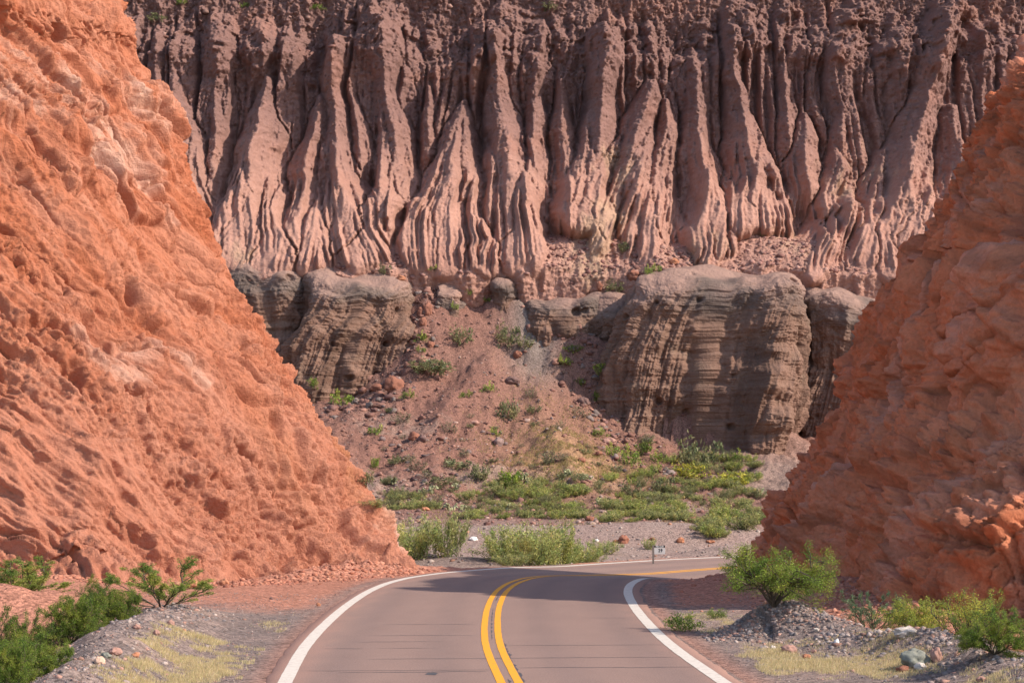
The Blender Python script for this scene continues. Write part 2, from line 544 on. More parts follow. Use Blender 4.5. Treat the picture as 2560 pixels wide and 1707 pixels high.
def build_road():
    M = asphalt()
    # lateral stations, the last one on each side turned down into the shoulder
    st = np.concatenate([[-3.76], np.linspace(-3.64, 3.46, 41), [3.58]])
    m = len(RC)
    edge = np.stack([.10 * fbm(RC[:, 1] * 1.3 + RC[:, 0], 0, 0, 4), .10 * fbm(RC[:, 1] * 1.3 + RC[:, 0], 7.7, 0, 4)], 1)
    off = np.repeat(st[None], m, 0)
    off[:, :2] += np.clip(edge[:, :1], -.2, .12); off[:, -2:] += np.clip(edge[:, 1:], -.1, .2)
    V = np.zeros((m, len(st), 3))
    V[..., :2] = RC[:, None] + RN[:, None] * off[..., None]
    V[..., 2] = _RZ[:, None] - _BK[:, None] * off
    V[:, 0, 2] -= .14; V[:, -1, 2] -= .14
    # wheel tracks polished darker, red dust blown in along the edges, a paler crown
    yy = RC[:, 1][:, None] + 0 * off
    tr = sum(np.exp(-((off - c + .12 * n3(yy * .06, c, 0)) / .36) ** 2) for c in (-2.55, -.95, .95, 2.5))
    n1 = fbm(off * .8, yy * .10, 5, 4); n2 = fbm(off * 2.5, yy * .6, 6, 4)
    base = mixc(np.array([.252, .162, .130]), np.array([.205, .136, .114]), np.clip(.75 * tr + .5 * n1, 0, 1))
    dust = sst(2.7, 3.7, np.abs(off) + .5 * n2)
    base = base * (1 - .45 * dust[..., None]) + np.array([.40, .20, .14]) * .45 * dust[..., None]
    base *= (1 + .10 * n2)[..., None]
    road = grid('road', V, M, base)
    tag(road, kind='structure')
    W = paintmat('white_paint', (.60, .53, .45), .33, (.38, .275, .22))
    Y = paintmat('yellow_paint', (.76, .32, .014), .33, (.42, .21, .08))
    ribbon('edge_line', -3.46, -3.24, .005, W, parent=road, wob=.012, seed=1)
    ribbon('edge_line', 3.06, 3.28, .005, W, parent=road, wob=.012, seed=2)
    ribbon('centre_line', -.205, -.075, .005, Y, parent=road, wob=.010, seed=3)
    ribbon('centre_line', .055, .185, .005, Y, parent=road, wob=.010, seed=4)
    tar = plain('tar', (.075, .068, .07), .7, .3, .2)
    # thin transverse cracks, each one a jagged strip
    rr = np.random.RandomState(4)
    yi = lambda y: int(np.argmin(np.abs(RC[:, 1] - y)))
    for y, a, b, w in ((29.0, -3.2, 1.0, .012), (31.6, -2.6, -.3, .022), (32.0, .25, 3.2, .022), (31.95, -3.2, -.1, .014), (33.8, -2.2, 3.1, .018), (35.9, .2, 3.1, .016),
                       (35.6, -3.0, -2.3, .014), (35.5, -2.1, -1.0, .014), (36.7, -2.6, -.9, .014), (38.0, -2.4, -.3, .014), (40.6, -2.2, -.3, .016), (42.3, 1.9, 3.0, .014), (27.4, -1, 3, .014), (25.2, -3, 2, .014)):
        i = yi(y); n = 40
        t = np.linspace(a, b, n)
        j = .16 * fbm(t * .7 + y, y, 0, 4) + .05 * fbm(t * 4, y, 2, 3)
        ww = w * np.sin(np.linspace(.02, .98, n) * math.pi) ** .4 * (1 + .8 * n3(t * 5, y, 1))
        c = RC[i] + t[:, None] * RN[i]
        V = np.zeros((2, n, 3))
        for q, s in ((0, -1), (1, 1)):
            V[q, :, 0] = c[:, 0]; V[q, :, 1] = c[:, 1] + j + s * ww
            V[q, :, 2] = _RZ[i] + .0025
        grid('crack', V, tar, parent=road)
    # tar runs beside the yellow paint
    for y0, y1, o0, w in ((30.0, 36.6, .20, .05), (26.5, 30.6, -.02, .06), (37.0, 45.0, -.01, .035), (47.3, 49.2, -.02, .06)):
        a, b = yi(y0), yi(y1)
        ys_ = np.linspace(0, 1, 260)
        ii = np.interp(ys_, [0, 1], [a, b])
        cx = np.interp(ii, np.arange(len(RC)), RC[:, 0]); cy = np.interp(ii, np.arange(len(RC)), RC[:, 1]); cz = np.interp(ii, np.arange(len(RC)), _RZ)
        ww = np.clip(w * (.4 + 2.4 * fbm(cy * 2.2, o0, 3, 4)), .001, .16) * np.sin(ys_ * math.pi) ** .3
        V = np.zeros((260, 2, 3))
        V[:, 0] = np.stack([cx + o0, cy, cz + .0035], 1); V[:, 1] = np.stack([cx + o0 + ww, cy, cz + .0035], 1)
        grid('tar_seam', V, tar, parent=road)
    # a small tar patch on the near lane
    i = yi(31.2); c = RC[i] + RN[i] * -1.15
    th = np.linspace(0, 2 * math.pi, 24, endpoint=False)
    r = .09 * (1 + .5 * n3(np.cos(th) * 1.5, np.sin(th) * 1.5, 4))
    V = np.stack([np.stack([c[0] + r * np.cos(th) * s * 1.2, c[1] + r * np.sin(th) * s * 2.0, np.full(24, .0035)], 1) for s in (1, .01)])
    grid('tar_patch', V, tar, wrap=True, parent=road)
    # broken old tarmac where a track joins, at the foot of the red cliff
    V = np.zeros((12, 30, 3)); t = np.linspace(0, 1, 30)
    for k in range(12):
        q = k / 11
        V[k, :, 0] = -3.72 - 2.2 * t * (1 - .25 * (q - .5) ** 2)
        V[k, :, 1] = 46.3 + 6.5 * q * (1 - .55 * t) + 2.0 * t + .15 * n3(t * 6, q * 4, 0)
        V[k, :, 2] = -.028
    tag(grid('pavement', V, plain('old_tarmac', (.16, .125, .115), .9, .15, .3, 3)), kind='structure')
    return road
# ------------------------------------------------------------------ the far badland wall
S = 1.0884                     # my notes were taken on a 2352-wide view


def wall_base(z):
    return np.interp(z, [0, 14, 17, 19, 21.5, 25, 29, 33, 37, 40, 44, 50, 60, 75], [151.5, 152, 153, 155.4, 158.5, 161.9, 164.0, 165.2, 166.0, 168.3, 173, 181.5, 197, 230])


def flow_erode(Y, dz, dx, iters, k, amount):
    """Run water down the face row by row (top row last index) and let it cut gullies."""
    n, m = Y.shape
    idx = np.arange(m)
    for it in range(iters):
        A = np.ones(m); Yx = np.gradient(Y, dx, axis=1)
        Yz = np.gradient(Y, dz, axis=0)
        Er = np.zeros_like(Y)
        for r in range(n - 1, 0, -1):
            yx = Yx[r]; yz = np.clip(Yz[r], 0.06, 2.5)
            v = np.clip(yz * yx / (.25 + yx * yx) * 1.4, -2.2, 2.2) * dz / dx
            t = np.clip(idx + v, 0, m - 1.001)
            i = t.astype(int); f = t - i
            B = np.bincount(i, A * (1 - f), m) + np.bincount(i + 1, A * f, m)
            A = B * .992 + .02
            Er[r - 1] = np.minimum(np.sqrt(A), 7.0)
        Er = Er - blur(Er, 10, 1)
        Y = Y + k * Er * amount
        Y = Y + (blur(Y, 1) - Y) * .10
    return Y


FINS = [  # nodes down the ridge: (x, y, half-width) on the 2352-wide view, then standing depth at the top, then flank steepness
    ([(395, 150, 14), (405, 250, 45), (420, 400, 70), (440, 560, 90)], 1.6, 1.0),
    ([(490, 200, 8), (490, 260, 25), (492, 400, 36)], 1.6, 1.2),
    ([(612, 165, 6), (605, 215, 30), (585, 330, 62), (575, 480, 82), (560, 600, 92)], 2.0, 1.15),
    ([(640, 390, 5), (630, 460, 26), (625, 560, 40)], .9, 1.2),
    ([(560, 350, 6), (550, 440, 22), (545, 520, 34)], .9, 1.2),
    ([(738, 205, 8), (725, 260, 30), (705, 400, 56), (680, 600, 72)], 1.6, 1.2),
    ([(760, 70, 30), (762, 150, 36), (768, 260, 34), (775, 380, 52), (800, 480, 75), (815, 600, 92)], 2.6, 1.15),
    ([(735, 370, 5), (730, 430, 22), (722, 520, 42), (690, 600, 66)], 1.2, 1.2),
    ([(806, 135, 3), (808, 190, 12), (815, 260, 24), (828, 360, 34)], 2.0, 1.3),
    ([(880, 30, 48), (882, 110, 44), (880, 200, 34), (905, 300, 40), (915, 450, 50)], 2.4, 1.1),
    ([(900, 270, 6), (890, 340, 24), (885, 460, 34)], 1.6, 1.2),
    ([(985, 190, 6), (985, 240, 16), (985, 320, 20)], 1.2, 1.3),
    ([(1062, 220, 6), (1055, 270, 32), (1035, 400, 80), (1015, 500, 105), (1010, 610, 120)], 1.8, 1.1),
    ([(945, 370, 6), (935, 440, 26), (940, 540, 44)], 1.0, 1.2),
    ([(1140, 60, 26), (1142, 150, 26), (1148, 230, 38), (1165, 370, 62), (1175, 500, 76), (1170, 610, 92)], 2.4, 1.15),
    ([(1235, 120, 10), (1232, 220, 22), (1225, 330, 36), (1235, 500, 40)], 1.8, 1.15),
    ([(1292, 170, 6), (1290, 250, 26), (1295, 360, 34), (1295, 480, 40)], 1.8, 1.2),
    ([(1388, 40, 50), (1388, 140, 46), (1382, 240, 42), (1375, 360, 54), (1350, 480, 64)], 3.0, 1.2),
    ([(1500, 170, 16), (1490, 230, 44), (1455, 330, 60), (1420, 440, 58), (1370, 560, 48), (1330, 650, 40)], 2.6, 1.2),
    ([(1535, 215, 8), (1530, 280, 26), (1510, 380, 44), (1490, 500, 60), (1480, 600, 66)], 2.2, 1.2),
    ([(1590, 90, 16), (1600, 170, 24), (1600, 280, 30), (1610, 400, 50), (1600, 520, 60)], 1.6, 1.1),
    ([(1700, 90, 20), (1690, 170, 30), (1705, 240, 26), (1720, 320, 54), (1735, 400, 64), (1720, 480, 80)], 2.4, 1.15),
    ([(1630, 330, 6), (1640, 400, 34), (1650, 500, 52), (1635, 610, 62)], 1.5, 1.2),
    ([(1855, 250, 6), (1850, 310, 40), (1850, 400, 52)], 1.4, 1.1),
    ([(1800, 100, 6), (1805, 180, 18), (1810, 290, 30)], 1.4, 1.2),
    ([(1935, 205, 3), (1936, 250, 14), (1935, 300, 22)], 1.4, 1.3),
    ([(1920, 330, 8), (1925, 380, 34), (1900, 450, 40)], 1.2, 1.1),
    ([(2190, -20, 60), (2170, 80, 60), (2150, 180, 52), (2120, 270, 56), (2095, 350, 62), (2080, 450, 72), (2060, 580, 84)], 2.6, 1.05),
    ([(2035, 335, 14), (2020, 420, 38), (1995, 520, 56), (1975, 640, 70)], 1.6, 1.2),
    ([(1960, 405, 12), (1935, 480, 36), (1910, 570, 52), (1895, 650, 64)], 1.6, 1.2),
    ([(1885, 490, 10), (1858, 560, 36), (1832, 650, 54)], 1.5, 1.2),
    ([(1810, 565, 8), (1785, 610, 30), (1765, 660, 44)], 1.2, 1.2),
    ([(2070, 320, 10), (2065, 400, 30), (2050, 500, 44), (2030, 610, 56)], 1.2, 1.2),
    ([(2110, 290, 12), (2110, 360, 44), (2095, 450, 70), (2060, 560, 90)], 2.0, 1.2),
    ([(2190, 230, 20), (2200, 330, 46), (2195, 450, 60)], 1.6, 1.1),
]


def build_wall():
    x0, x1, z0, z1 = -46.0, 58.0, 8.0, 62.0
    dx, dz = .080, .066
    xs = np.arange(x0, x1, dx); zs = np.arange(z0, z1, dz)
    X, Z = np.meshgrid(xs, zs)
    base = wall_base(Z)
    Y = base.copy()
    # vertical columns and slots behind the free-standing fins
    wx = X + 1.3 * n3(X * .12, Z * .10, 2) + .5 * n3(X * .5, Z * .16, 7)
    colm = fbm(wx * .42, Z * .03, 1.5, 3, mode='ridge')
    win = sst(24, 29, Z) * sst(47, 37, Z + 3.0 * n3(X * .16, 0, 3))
    prot = 2.1 * np.clip(colm + .22, -.25, 1) * win
    slot = n3(wx * .5, Z * .02, 9.5)
    prot -= 2.6 * np.exp(-(slot / .08) ** 2) * win * sst(24, 29, Z)
    fins_ = np.full_like(prot, -.5); rills_ = np.zeros_like(prot)
    rr = np.random.RandomState(12)
    fins = [(n_, c_, k_, 0) for n_, c_, k_ in FINS]
    for nodes, c0, kk in FINS:
        a_ = np.array(nodes, float)
        if a_[-1, 2] < 26 or a_[-1, 1] < 430:
            continue
        for _ in range(int(3 + a_[-1, 2] / 13)):
            y0 = rr.uniform(max(a_[0, 1] + 50, 230), 520); y1 = min(y0 + rr.uniform(90, 260), a_[-1, 1] + 25)
            xa = np.interp(y0, a_[:, 1], a_[:, 0]); wa_ = np.interp(y0, a_[:, 1], a_[:, 2]); xb = np.interp(y1, a_[:, 1], a_[:, 0]); wb_ = np.interp(y1, a_[:, 1], a_[:, 2])
            q = rr.uniform(-.8, .8); w1 = rr.uniform(13, 30)
            fins.append(([(xa + q * wa_, y0, 3), ((xa + xb + q * (wa_ + wb_)) / 2 + rr.uniform(-4, 4), (y0 + y1) / 2, w1 * .6), (xb + q * wb_ * 1.25, y1, w1)], .35, 1.0, 1))
    for nodes, c0, kk, extra in fins:
        nd_ = np.array(nodes, float) * np.array([S, S, S])
        nd_[:, 2] *= 1 + .38 * sst(230, 500, nd_[:, 1]) - .12 * sst(300, 150, nd_[:, 1])
        pts = []
        for px, py, w in nd_:
            zz = 30.0
            for _ in range(6):
                Yg = wall_base(zz) - c0 - kk * w * .031 * .7
                gx, gy, zz = P(px, py, Yg)
            pts.append((float(zz), float(gx), w / F * 155.0))
        pts.sort()
        pz = np.array([q[0] for q in pts]); pxs = np.array([q[1] for q in pts]); pw = np.array([q[2] for q in pts])
        j0 = max(0, int((pxs.min() - 1.6 * pw.max() - 2 - x0) / dx)); j1 = min(X.shape[1], int((pxs.max() + 1.6 * pw.max() + 2 - x0) / dx))
        if j1 - j0 < 4:
            continue
        xx, zz_ = X[:, j0:j1], Z[:, j0:j1]
        zl = zs[:, None]; sd = float(pxs[0])
        cx = np.interp(zl, pz, pxs) + .34 * n3(zl * .28, sd, 1) + .08 * n3(zl * 1.0, sd, 5) + .06 * n3(zl * 2.6, sd, 7)
        w = np.interp(zl, pz, pw)
        below = np.clip(pz[0] - zl, 0, 4)
        w = w + 1e-3
        wl = w * (1 + .26 * n3(zl * .28, sd, 1.7) + .05 * n3(zl * 1.3, sd, 3.3))
        wr = w * (1 + .26 * n3(zl * .28, sd, 11.7) + .05 * n3(zl * 1.3, sd, 13.3))
        s = (xx - cx) / np.where(xx < cx, wl, wr)
        s0 = s
        s = s + (.16 * n3(xx * .5, zz_ * .4, sd) + .07 * n3(xx * 1.3, zz_ * .6, sd + 9)) * np.clip(np.abs(s) * 1.5, 0, 1)
        sh = np.clip(1 - np.abs(s), 0, None)
        nr = max(1.5, float(pw.max()) / 1.0)
        q = s0 * nr + .16 * n3(xx * .30, zz_ * .10, sd) + sd
        tri = lambda v: 1 - np.abs(2 * (v - np.floor(v)) - 1) - .5
        lowz = sst(31, 24, zz_ + 2.0 * n3(xx * .2, zz_ * .1, 31))
        rl = np.clip(np.abs(s) * 5, 0, 1) * np.clip(sh * 3, 0, 1) * np.clip(w / 1.2, .1, 1)
        rill = np.clip(.75 + 1.3 * n3(xx * .45, zz_ * .25, sd + 4), .1, 1.6) * (.25 + .75 * lowz) * (.66 * tri(q) * (.7 + .6 * n3(q * .5, zz_ * .15, 2)) + .42 * tri(2.37 * q + .25 * n3(xx * .7, zz_ * .3, 6)))
        f = c0 * np.where(c0 > 1.2, .45, .9) * np.minimum(1, sh * 3.2) + kk * w * np.where(extra, 1.0, 1.4) * sh ** (1.0 if extra else 1.3)
        rill = np.where(sh > 0, rl * rill, 0)
        top = sst(0, .3, pz[-1] - zl)
        f = f * np.where(pz[-1] < 41, top, sst(0, 4, pz[-1] + 3 - zl)) * sst(4.0, 1.0, below) * np.clip((zl - 15.3) / 3.6, 0, 1)
        if extra:
            fins_[:, j0:j1] += np.where((sh > 0) & (fins_[:, j0:j1] > 0), f, 0)
            continue
        rills_[:, j0:j1] = np.where((sh > 0) & (f > fins_[:, j0:j1]), rill, rills_[:, j0:j1])
        fins_[:, j0:j1] = smax(fins_[:, j0:j1], np.where(sh > 0, f, -.5), .06)
    prot = smax(prot, fins_, .15)
    Y = Y - prot
    # the skirts end on one slope
    yf = np.interp(Z, [8, 17, 20, 23, 28, 33, 60], [146.5, 148.4, 150.6, 153.0, 156.2, 158, 158]) + .9 * n3(X * .16, Z * .1, 61) + .5 * n3(X * .5, Z * .3, 62)
    Y = smax(Y, yf, 1.3)
    # lumpy conglomerate cap
    cap = sst(33.5, 38, Z + 2.5 * n3(X * .13, Z * .1, 4))
    lump = fbm(X * .16, Y * .12, Z * .20, 5, .55, 'billow')
    but = fbm((X + 1.5 * n3(X * .1, Z * .1, 1)) * .16, Z * .06, 77, 4, .5, 'ridge')
    Y = Y - cap * (2.2 * lump + 2.0 * n3(X * .11, Z * .13, 6) + 4.2 * but)
    d1, d2, tilt, rn = cells(X * .55, Y * .4, Z * .7, 3)
    Y = Y - cap * (1.0 * np.clip(.55 - d1, 0, 1) + .7 * tilt)
    # water
    amount = sst(15, 19, Z) * (1 - .55 * cap) * (.75 + .5 * sst(-.3, .3, n3(X * .07, Z * .07, 3)))
    Y = Y + .10 * fbm(X * 1.2, Z * .5, 4, 4)
    Y = flow_erode(Y, dz, dx, 18, .009, amount)
    Y = Y - 1.9 * blur(rills_, 1) * sst(17, 18.5, Z)
    # debris apron under the fins, with chutes
    chute = 0
    for px, wd in ((1080, 1.5), (1215, 1.6), (1480, 2.0), (2330, 2)):
        chute = chute + np.exp(-((X - (px - CX) / F * 150) / wd) ** 2)
    chute = np.clip(chute, 0, 1) * sst(22.5, 20, Z)
    zq = Z + 1.1 * n3(X * .13, 2.2, 9) + .5 * n3(X * .4, 1, 9)
    ap = np.interp(zq, [0, 17.3, 19.5, 20.6, 22], [150.2, 148.6, 151.6, 155.4, 169])
    ap = ap + chute * (np.interp(Z, [8, 14, 17, 20, 22], [151.5, 150.0, 149.2, 151.8, 158]) - ap) + .6 * n3(X * .5, Z * .3, 3)
    ap = ap - 1.1 * fbm(X * .30, Z * .10, 6, 3, .5, 'ridge') - .3 * fbm(X * 1.2, Z * .5, 4, 4, .65, 'ridge') - .2 * fbm(X * 2.2, Y * 1.2, Z * 2.2, 3, .7) + .5
    apm = sst(-.25, .25, Y - ap)
    global APM
    APM = Y > ap - .05
    Y = -smax(-Y, -ap, .25)
    # apron smoothing low down and rough texture everywhere
    Y = Y - .14 * fbm(X * .8, Y * .5, Z * .9, 4, .6) * sst(16, 19, Z) - (.05 + .22 * cap) * fbm(X * 2.4, Y * 1.2, Z * 2.0, 3, .6)
    upz = sst(19.5, 27, Z + 3 * n3(X * .15, Z * .15, 19))
    Y = Y - (.13 + .20 * upz + .12 * cap) * fbm(X * 3.6, Y * 2.4, Z * 3.4, 4, .75)
    d1, d2, tilt, rn = cells(X * 1.5, Y * .8, Z * 1.4, 23)
    Y = Y - (.06 + .34 * upz) * (.5 - d1) * (rn > .35) - .42 * upz * fbm(X * 1.1, Z * .32, 41, 4, .6, 'ridge')
    # colour: mauve above, pinker and sandier low down, thin beds, pale sandy streaks; flows down the face
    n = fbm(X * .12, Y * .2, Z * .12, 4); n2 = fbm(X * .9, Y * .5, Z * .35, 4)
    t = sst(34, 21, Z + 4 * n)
    c = mixc(np.array([.225, .124, .104]), np.array([.425, .228, .170]), t)  # darker conglomerate above, deepened to paint its shade; sunlit warmth painted below
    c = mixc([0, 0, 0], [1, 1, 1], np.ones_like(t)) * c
    bed = fbm(Z * 1.1 + .5 * n, X * .02, 3, 4)
    c *= (1 + .16 * bed + .14 * n2)[..., None]
    red = sst(.12, .5, n3(X * .16, Z * .3, 8) + .35 * n2)
    c = c * (1 - .4 * red[..., None]) + np.array([.34, .165, .12]) * .4 * red[..., None]
    pale = np.zeros_like(Z)
    for px, py, r, a in ((1370, 560, 1.5, 1.), (1350, 620, 1.2, 1.), (1400, 500, 1.4, .9), (1420, 340, 1.2, .6), (1430, 390, 1.0, .6), (1810, 560, 1.2, .6), (1650, 580, 1., .7), (1960, 400, 1.4, .5), (2040, 360, 1.4, .4), (570, 600, 1.0, .6), (1600, 600, 1, .5)):
        gx, gy, gz = P(px * S, py * S, 154)
        pale = np.maximum(pale, a * np.exp(-((X - gx) ** 2 + ((Z - gz) * .7) ** 2) / r ** 2 / 1.3))
    pale = sst(.2, .9, pale + .9 * n2 * (pale > .05))
    c = c * (1 - .8 * pale[..., None]) + np.array([.54, .34, .225]) * .62 * pale[..., None]
    global WALLV
    WALLV = np.stack([X, Y, Z], -1)
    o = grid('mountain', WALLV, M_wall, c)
    return tag(o, kind='structure')


# ------------------------------------------------------------------ grey bluffs under the wall
def build_bluff(name, label, nodes, yc, depth, top, seed, n=(300, 420), zbot=None, expo=3.6, flute=.5, holes=(), prow=None):
    """nodes: (y, left, right) down the outline on the 2352-wide view, seen at depth yc - depth."""
    q = np.array(nodes, float) * S
    yf = yc - depth * .7
    zs, xl, xr = [], [], []
    for py, a, b in q:
        A = P(a, py, yf); B = P(b, py, yf)
        zs.append(A[2]); xl.append(A[0]); xr.append(B[0])
    zs, xl, xr = map(lambda v: np.array(v)[::-1], (zs, xl, xr))
    zt = zs[-1]
    zb = zs[0] if zbot is None else zbot
    nz, nt_ = n
    u = np.linspace(0, 1, nz)
    Zr = zb + (zt - zb) * u
    th = np.concatenate([np.linspace(-.25, math.pi + .25, nt_ - 40), np.linspace(math.pi + .25, 2 * math.pi - .25, 42)[1:-1]])
    Zg = np.repeat(Zr[:, None], nt_, 1); T = np.repeat(th[None], nz, 0)
    l = np.interp(Zg, zs, xl); r = np.interp(Zg, zs, xr)
    xc = (l + r) / 2; a = (r - l) / 2
    a = np.maximum(a * 1.06, .05)
    b = depth * np.minimum(1, a / a.max() + .1) * np.interp(Zg, [zb, zt], [1.08, .9])
    dome = np.sqrt(np.clip(1 - np.clip((Zg - (zt - top)) / top, 0, 1) ** 2, 0, 1))
    b = b * (.25 + .75 * dome)
    ct, st = np.cos(T), np.sin(T)
    e = 2 / expo
    X = xc - a * np.sign(ct) * np.abs(ct) ** e
    Y = yc - b * np.sign(st) * np.abs(st) ** e
    Vv = np.stack([X, Y, Zg], -1)
    N = gnormals(Vv)
    N[..., 2] *= .3
    if (N[:, nt_ // 4, 1].mean()) > 0:
        N = -N
    arc = np.cumsum(np.hypot(np.gradient(X, axis=1), np.gradient(Y, axis=1)), 1)
    h = (Zg - zb) / (zt - zb)
    fl = fbm((arc + .5 * n3(arc * .4, Zg * .15, seed)) * .42, Zg * .035, seed, 4, .55, 'ridge')
    st1 = fbm(Zg * 1.5 + .35 * n3(X * .15, Y * .2, seed), X * .03, seed + 3, 4, .65)
    led = np.round(st1 * 5) / 5
    big = fbm(X * .22, Y * .3, Zg * .22, 3)
    d1, d2, tl, rn = cells(X * .38, Y * .38, Zg * .34, int(seed) + 11)
    disp = flute * 1.7 * fl * sst(1.0, .72, h) + .20 * (.5 * led + .5 * st1) + 1.2 * big + (.16 + .3 * tl) * sst(.02, .3, d2 - d1) + .2 * fbm(X * .8, Y * .8, Zg * .9, 4, .6, 'billow') + .15 * fbm(X * 2.6, Y * 2.6, Zg * 3.6, 3, .6)
    # hanging pilasters on the lower face, ledges
    pil = sst(.15, .55, n3(arc * .55, Zg * .10, seed + 5))
    disp += .7 * pil * sst(.75, .4, h) - .4 * fbm(arc * 1.3, Zg * .12, seed + 4, 3, .6, 'ridge') * -1 * sst(.8, .5, h)
    d1, d2, tl, rn = cells(X * .9, Y * .9, Zg * .9, int(seed) + 1)
    pit = (rn > .86) * sst(.30, .12, d1)
    disp -= .55 * pit * sst(.05, .2, h)
    for px, py, rad in holes:
        gx, gy, gz = P(px * S, py * S, yf)
        disp -= 1.2 * rad * sst(rad, rad * .5, np.hypot(X - gx, Zg - gz)) * (Y < yc)
    disp += .9 * n3(arc * .16, Zg * .05, seed + 6) * sst(1.0, .8, h)
    if prow:
        q2 = np.array([P(px * S, py * S, yf) for py, px, w_ in prow])[::-1]; wv = np.array([w_ for _, _, w_ in prow])[::-1]
        xp = np.interp(Zg, q2[:, 2], q2[:, 0]) + .5 * n3(Zg * .6, seed, 2); aw = np.interp(Zg, q2[:, 2], wv)
        disp += aw * np.exp(-((X - xp) / (1.25 + .35 * n3(Zg * .5, seed, 8))) ** 2) * (Y < yc) * (1 + .5 * n3(X * .6, Zg * .9, 5))
    disp *= .25 + .75 * dome
    Vv = Vv + N * disp[..., None]
    Vv[..., 2] += h ** 3 * (1.5 * n3(X * .16, Y * .16, seed + 2) + .5 * n3(X * .5, Y * .5, seed))
    # colour: brown lower beds, dark grey cap, pale grit
    cap = sst(.72, .86, h + .10 * n3(X * .2, Zg * .1, seed) + .04 * st1)
    beds = fbm(Zg * 2.4 + .4 * n3(X * .15, Y * .2, 1), X * .05, seed, 4, .6)
    c = mixc(np.array([.225, .130, .092]), np.array([.295, .185, .135]), sst(-.4, .5, beds))
    c = mixc([1, 1, 1], [1, 1, 1], cap) * c * (1 - cap[..., None]) + mixc(np.array([.155, .118, .10]), np.array([.22, .165, .135]), sst(-.3, .4, beds)) * cap[..., None]
    stain = sst(.05, .45, n3(arc * .8, Zg * .05, seed + 9)) * sst(.95, .55, h)
    c = c * (1 - .30 * stain[..., None])
    gr = sst(.15, .6, fbm(X * .5, Y * .5, Zg * .5, 3))
    c = c * (1 - .35 * gr[..., None]) + np.array([.31, .23, .165]) * .35 * gr[..., None]
    c = c * np.array([.83, .79, .78])
    dust = sst(.82, .97, h + .14 * n3(X * .4, Y * .4, seed))
    c = c * (1 - .75 * dust[..., None]) + np.array([.36, .215, .165]) * .75 * dust[..., None]
    o = grid(name, Vv, M_bluff, c, wrap=True)
    return tag(o, label, 'rock bluff', 'grey bluffs under the badland wall')


def build_bluffs():
    B = build_bluff
    B('rock_bluff', 'small domed grey bluff with dark cap peeping out behind the orange cliff', [(596, 575, 640), (604, 535, 672), (622, 524, 690), (680, 520, 696), (740, 540, 702), (900, 560, 720)], 152.5, 4.6, 2.0, 1.0, n=(300, 340), flute=.25, holes=((665, 643, .35),), zbot=6)
    B('rock_bluff', 'big rounded grey bluff with fluted brown face and rubble at its foot', [(606, 760, 850), (616, 722, 900), (632, 700, 925), (668, 694, 944), (720, 690, 952), (790, 662, 956), (860, 648, 956), (940, 636, 945), (1040, 630, 940)], 151.5, 6.8, 2.2, 2.0, n=(420, 560), zbot=5)
    B('rock_bluff', 'slim grey rock pillar standing in the scree chute beside the big rounded bluff', [(642, 1016, 1040), (652, 1004, 1052), (690, 996, 1060), (750, 994, 1056), (800, 1002, 1044), (880, 1005, 1040)], 149.5, 2.0, 1.0, 3.0, n=(220, 240), flute=.2, zbot=8)
    B('rock_bluff', 'tiny dark rock knob at the very tip of the red talus', [(655, 1146, 1166), (664, 1138, 1174), (690, 1136, 1176), (740, 1140, 1172), (800, 1140, 1172)], 149.5, 1.3, .8, 4.0, n=(140, 160), flute=.1, zbot=10)
    B('rock_bluff', 'low banded grey ledge with two round holes above the talus', [(664, 1262, 1350), (674, 1220, 1372), (700, 1196, 1384), (745, 1190, 1384), (820, 1195, 1380), (900, 1200, 1380)], 151.0, 3.6, 1.4, 5.0, n=(260, 360), flute=.25, holes=((1322, 712, .5), (1342, 712, .32)), zbot=8)
    B('rock_bluff', 'dim banded bluff shoulder recessed beside the widest banded bluff', [(676, 1400, 1560), (690, 1380, 1570), (740, 1370, 1570), (820, 1362, 1570), (920, 1380, 1570), (1010, 1400, 1580), (1100, 1400, 1590)], 151.0, 3.8, 1.6, 6.0, n=(360, 420), flute=.45, zbot=5)
    B('rock_bluff', 'widest banded grey bluff with ragged pitted prow and deep cleft beside it', [(612, 1580, 1760), (620, 1510, 1800), (640, 1470, 1826), (670, 1450, 1832), (720, 1430, 1832), (800, 1414, 1828), (900, 1404, 1824), (980, 1400, 1818), (1060, 1400, 1810), (1120, 1400, 1806)], 150.5, 8.6, 1.8, 7.0, n=(560, 820), flute=.55, zbot=1.5, expo=5.0, prow=[(690, 1770, .3), (720, 1765, 1.0), (800, 1755, 1.6), (870, 1745, 2.2), (940, 1730, 2.5), (990, 1728, 2.2), (1046, 1720, 1.8), (1120, 1716, 1.4)])
    B('rock_bluff', 'tall banded bluff between the dark cleft and the red cliff', [(662, 1880, 1990), (674, 1850, 2020), (700, 1838, 2050), (780, 1846, 2060), (860, 1850, 2060), (950, 1838, 2060), (1010, 1826, 2060), (1100, 1820, 2060)], 151.5, 6.0, 2.0, 9.0, n=(420, 460), flute=.4, zbot=1.5)
# ------------------------------------------------------------------ the two road-cut cliffs
def _arc(pts, n):
    p = _spline(np.array([q[0] for q in pts], float), np.array([q[1] for q in pts], float), 30)
    d = np.concatenate([[0], np.cumsum(np.hypot(*np.diff(p, axis=0).T))])
    return p, d


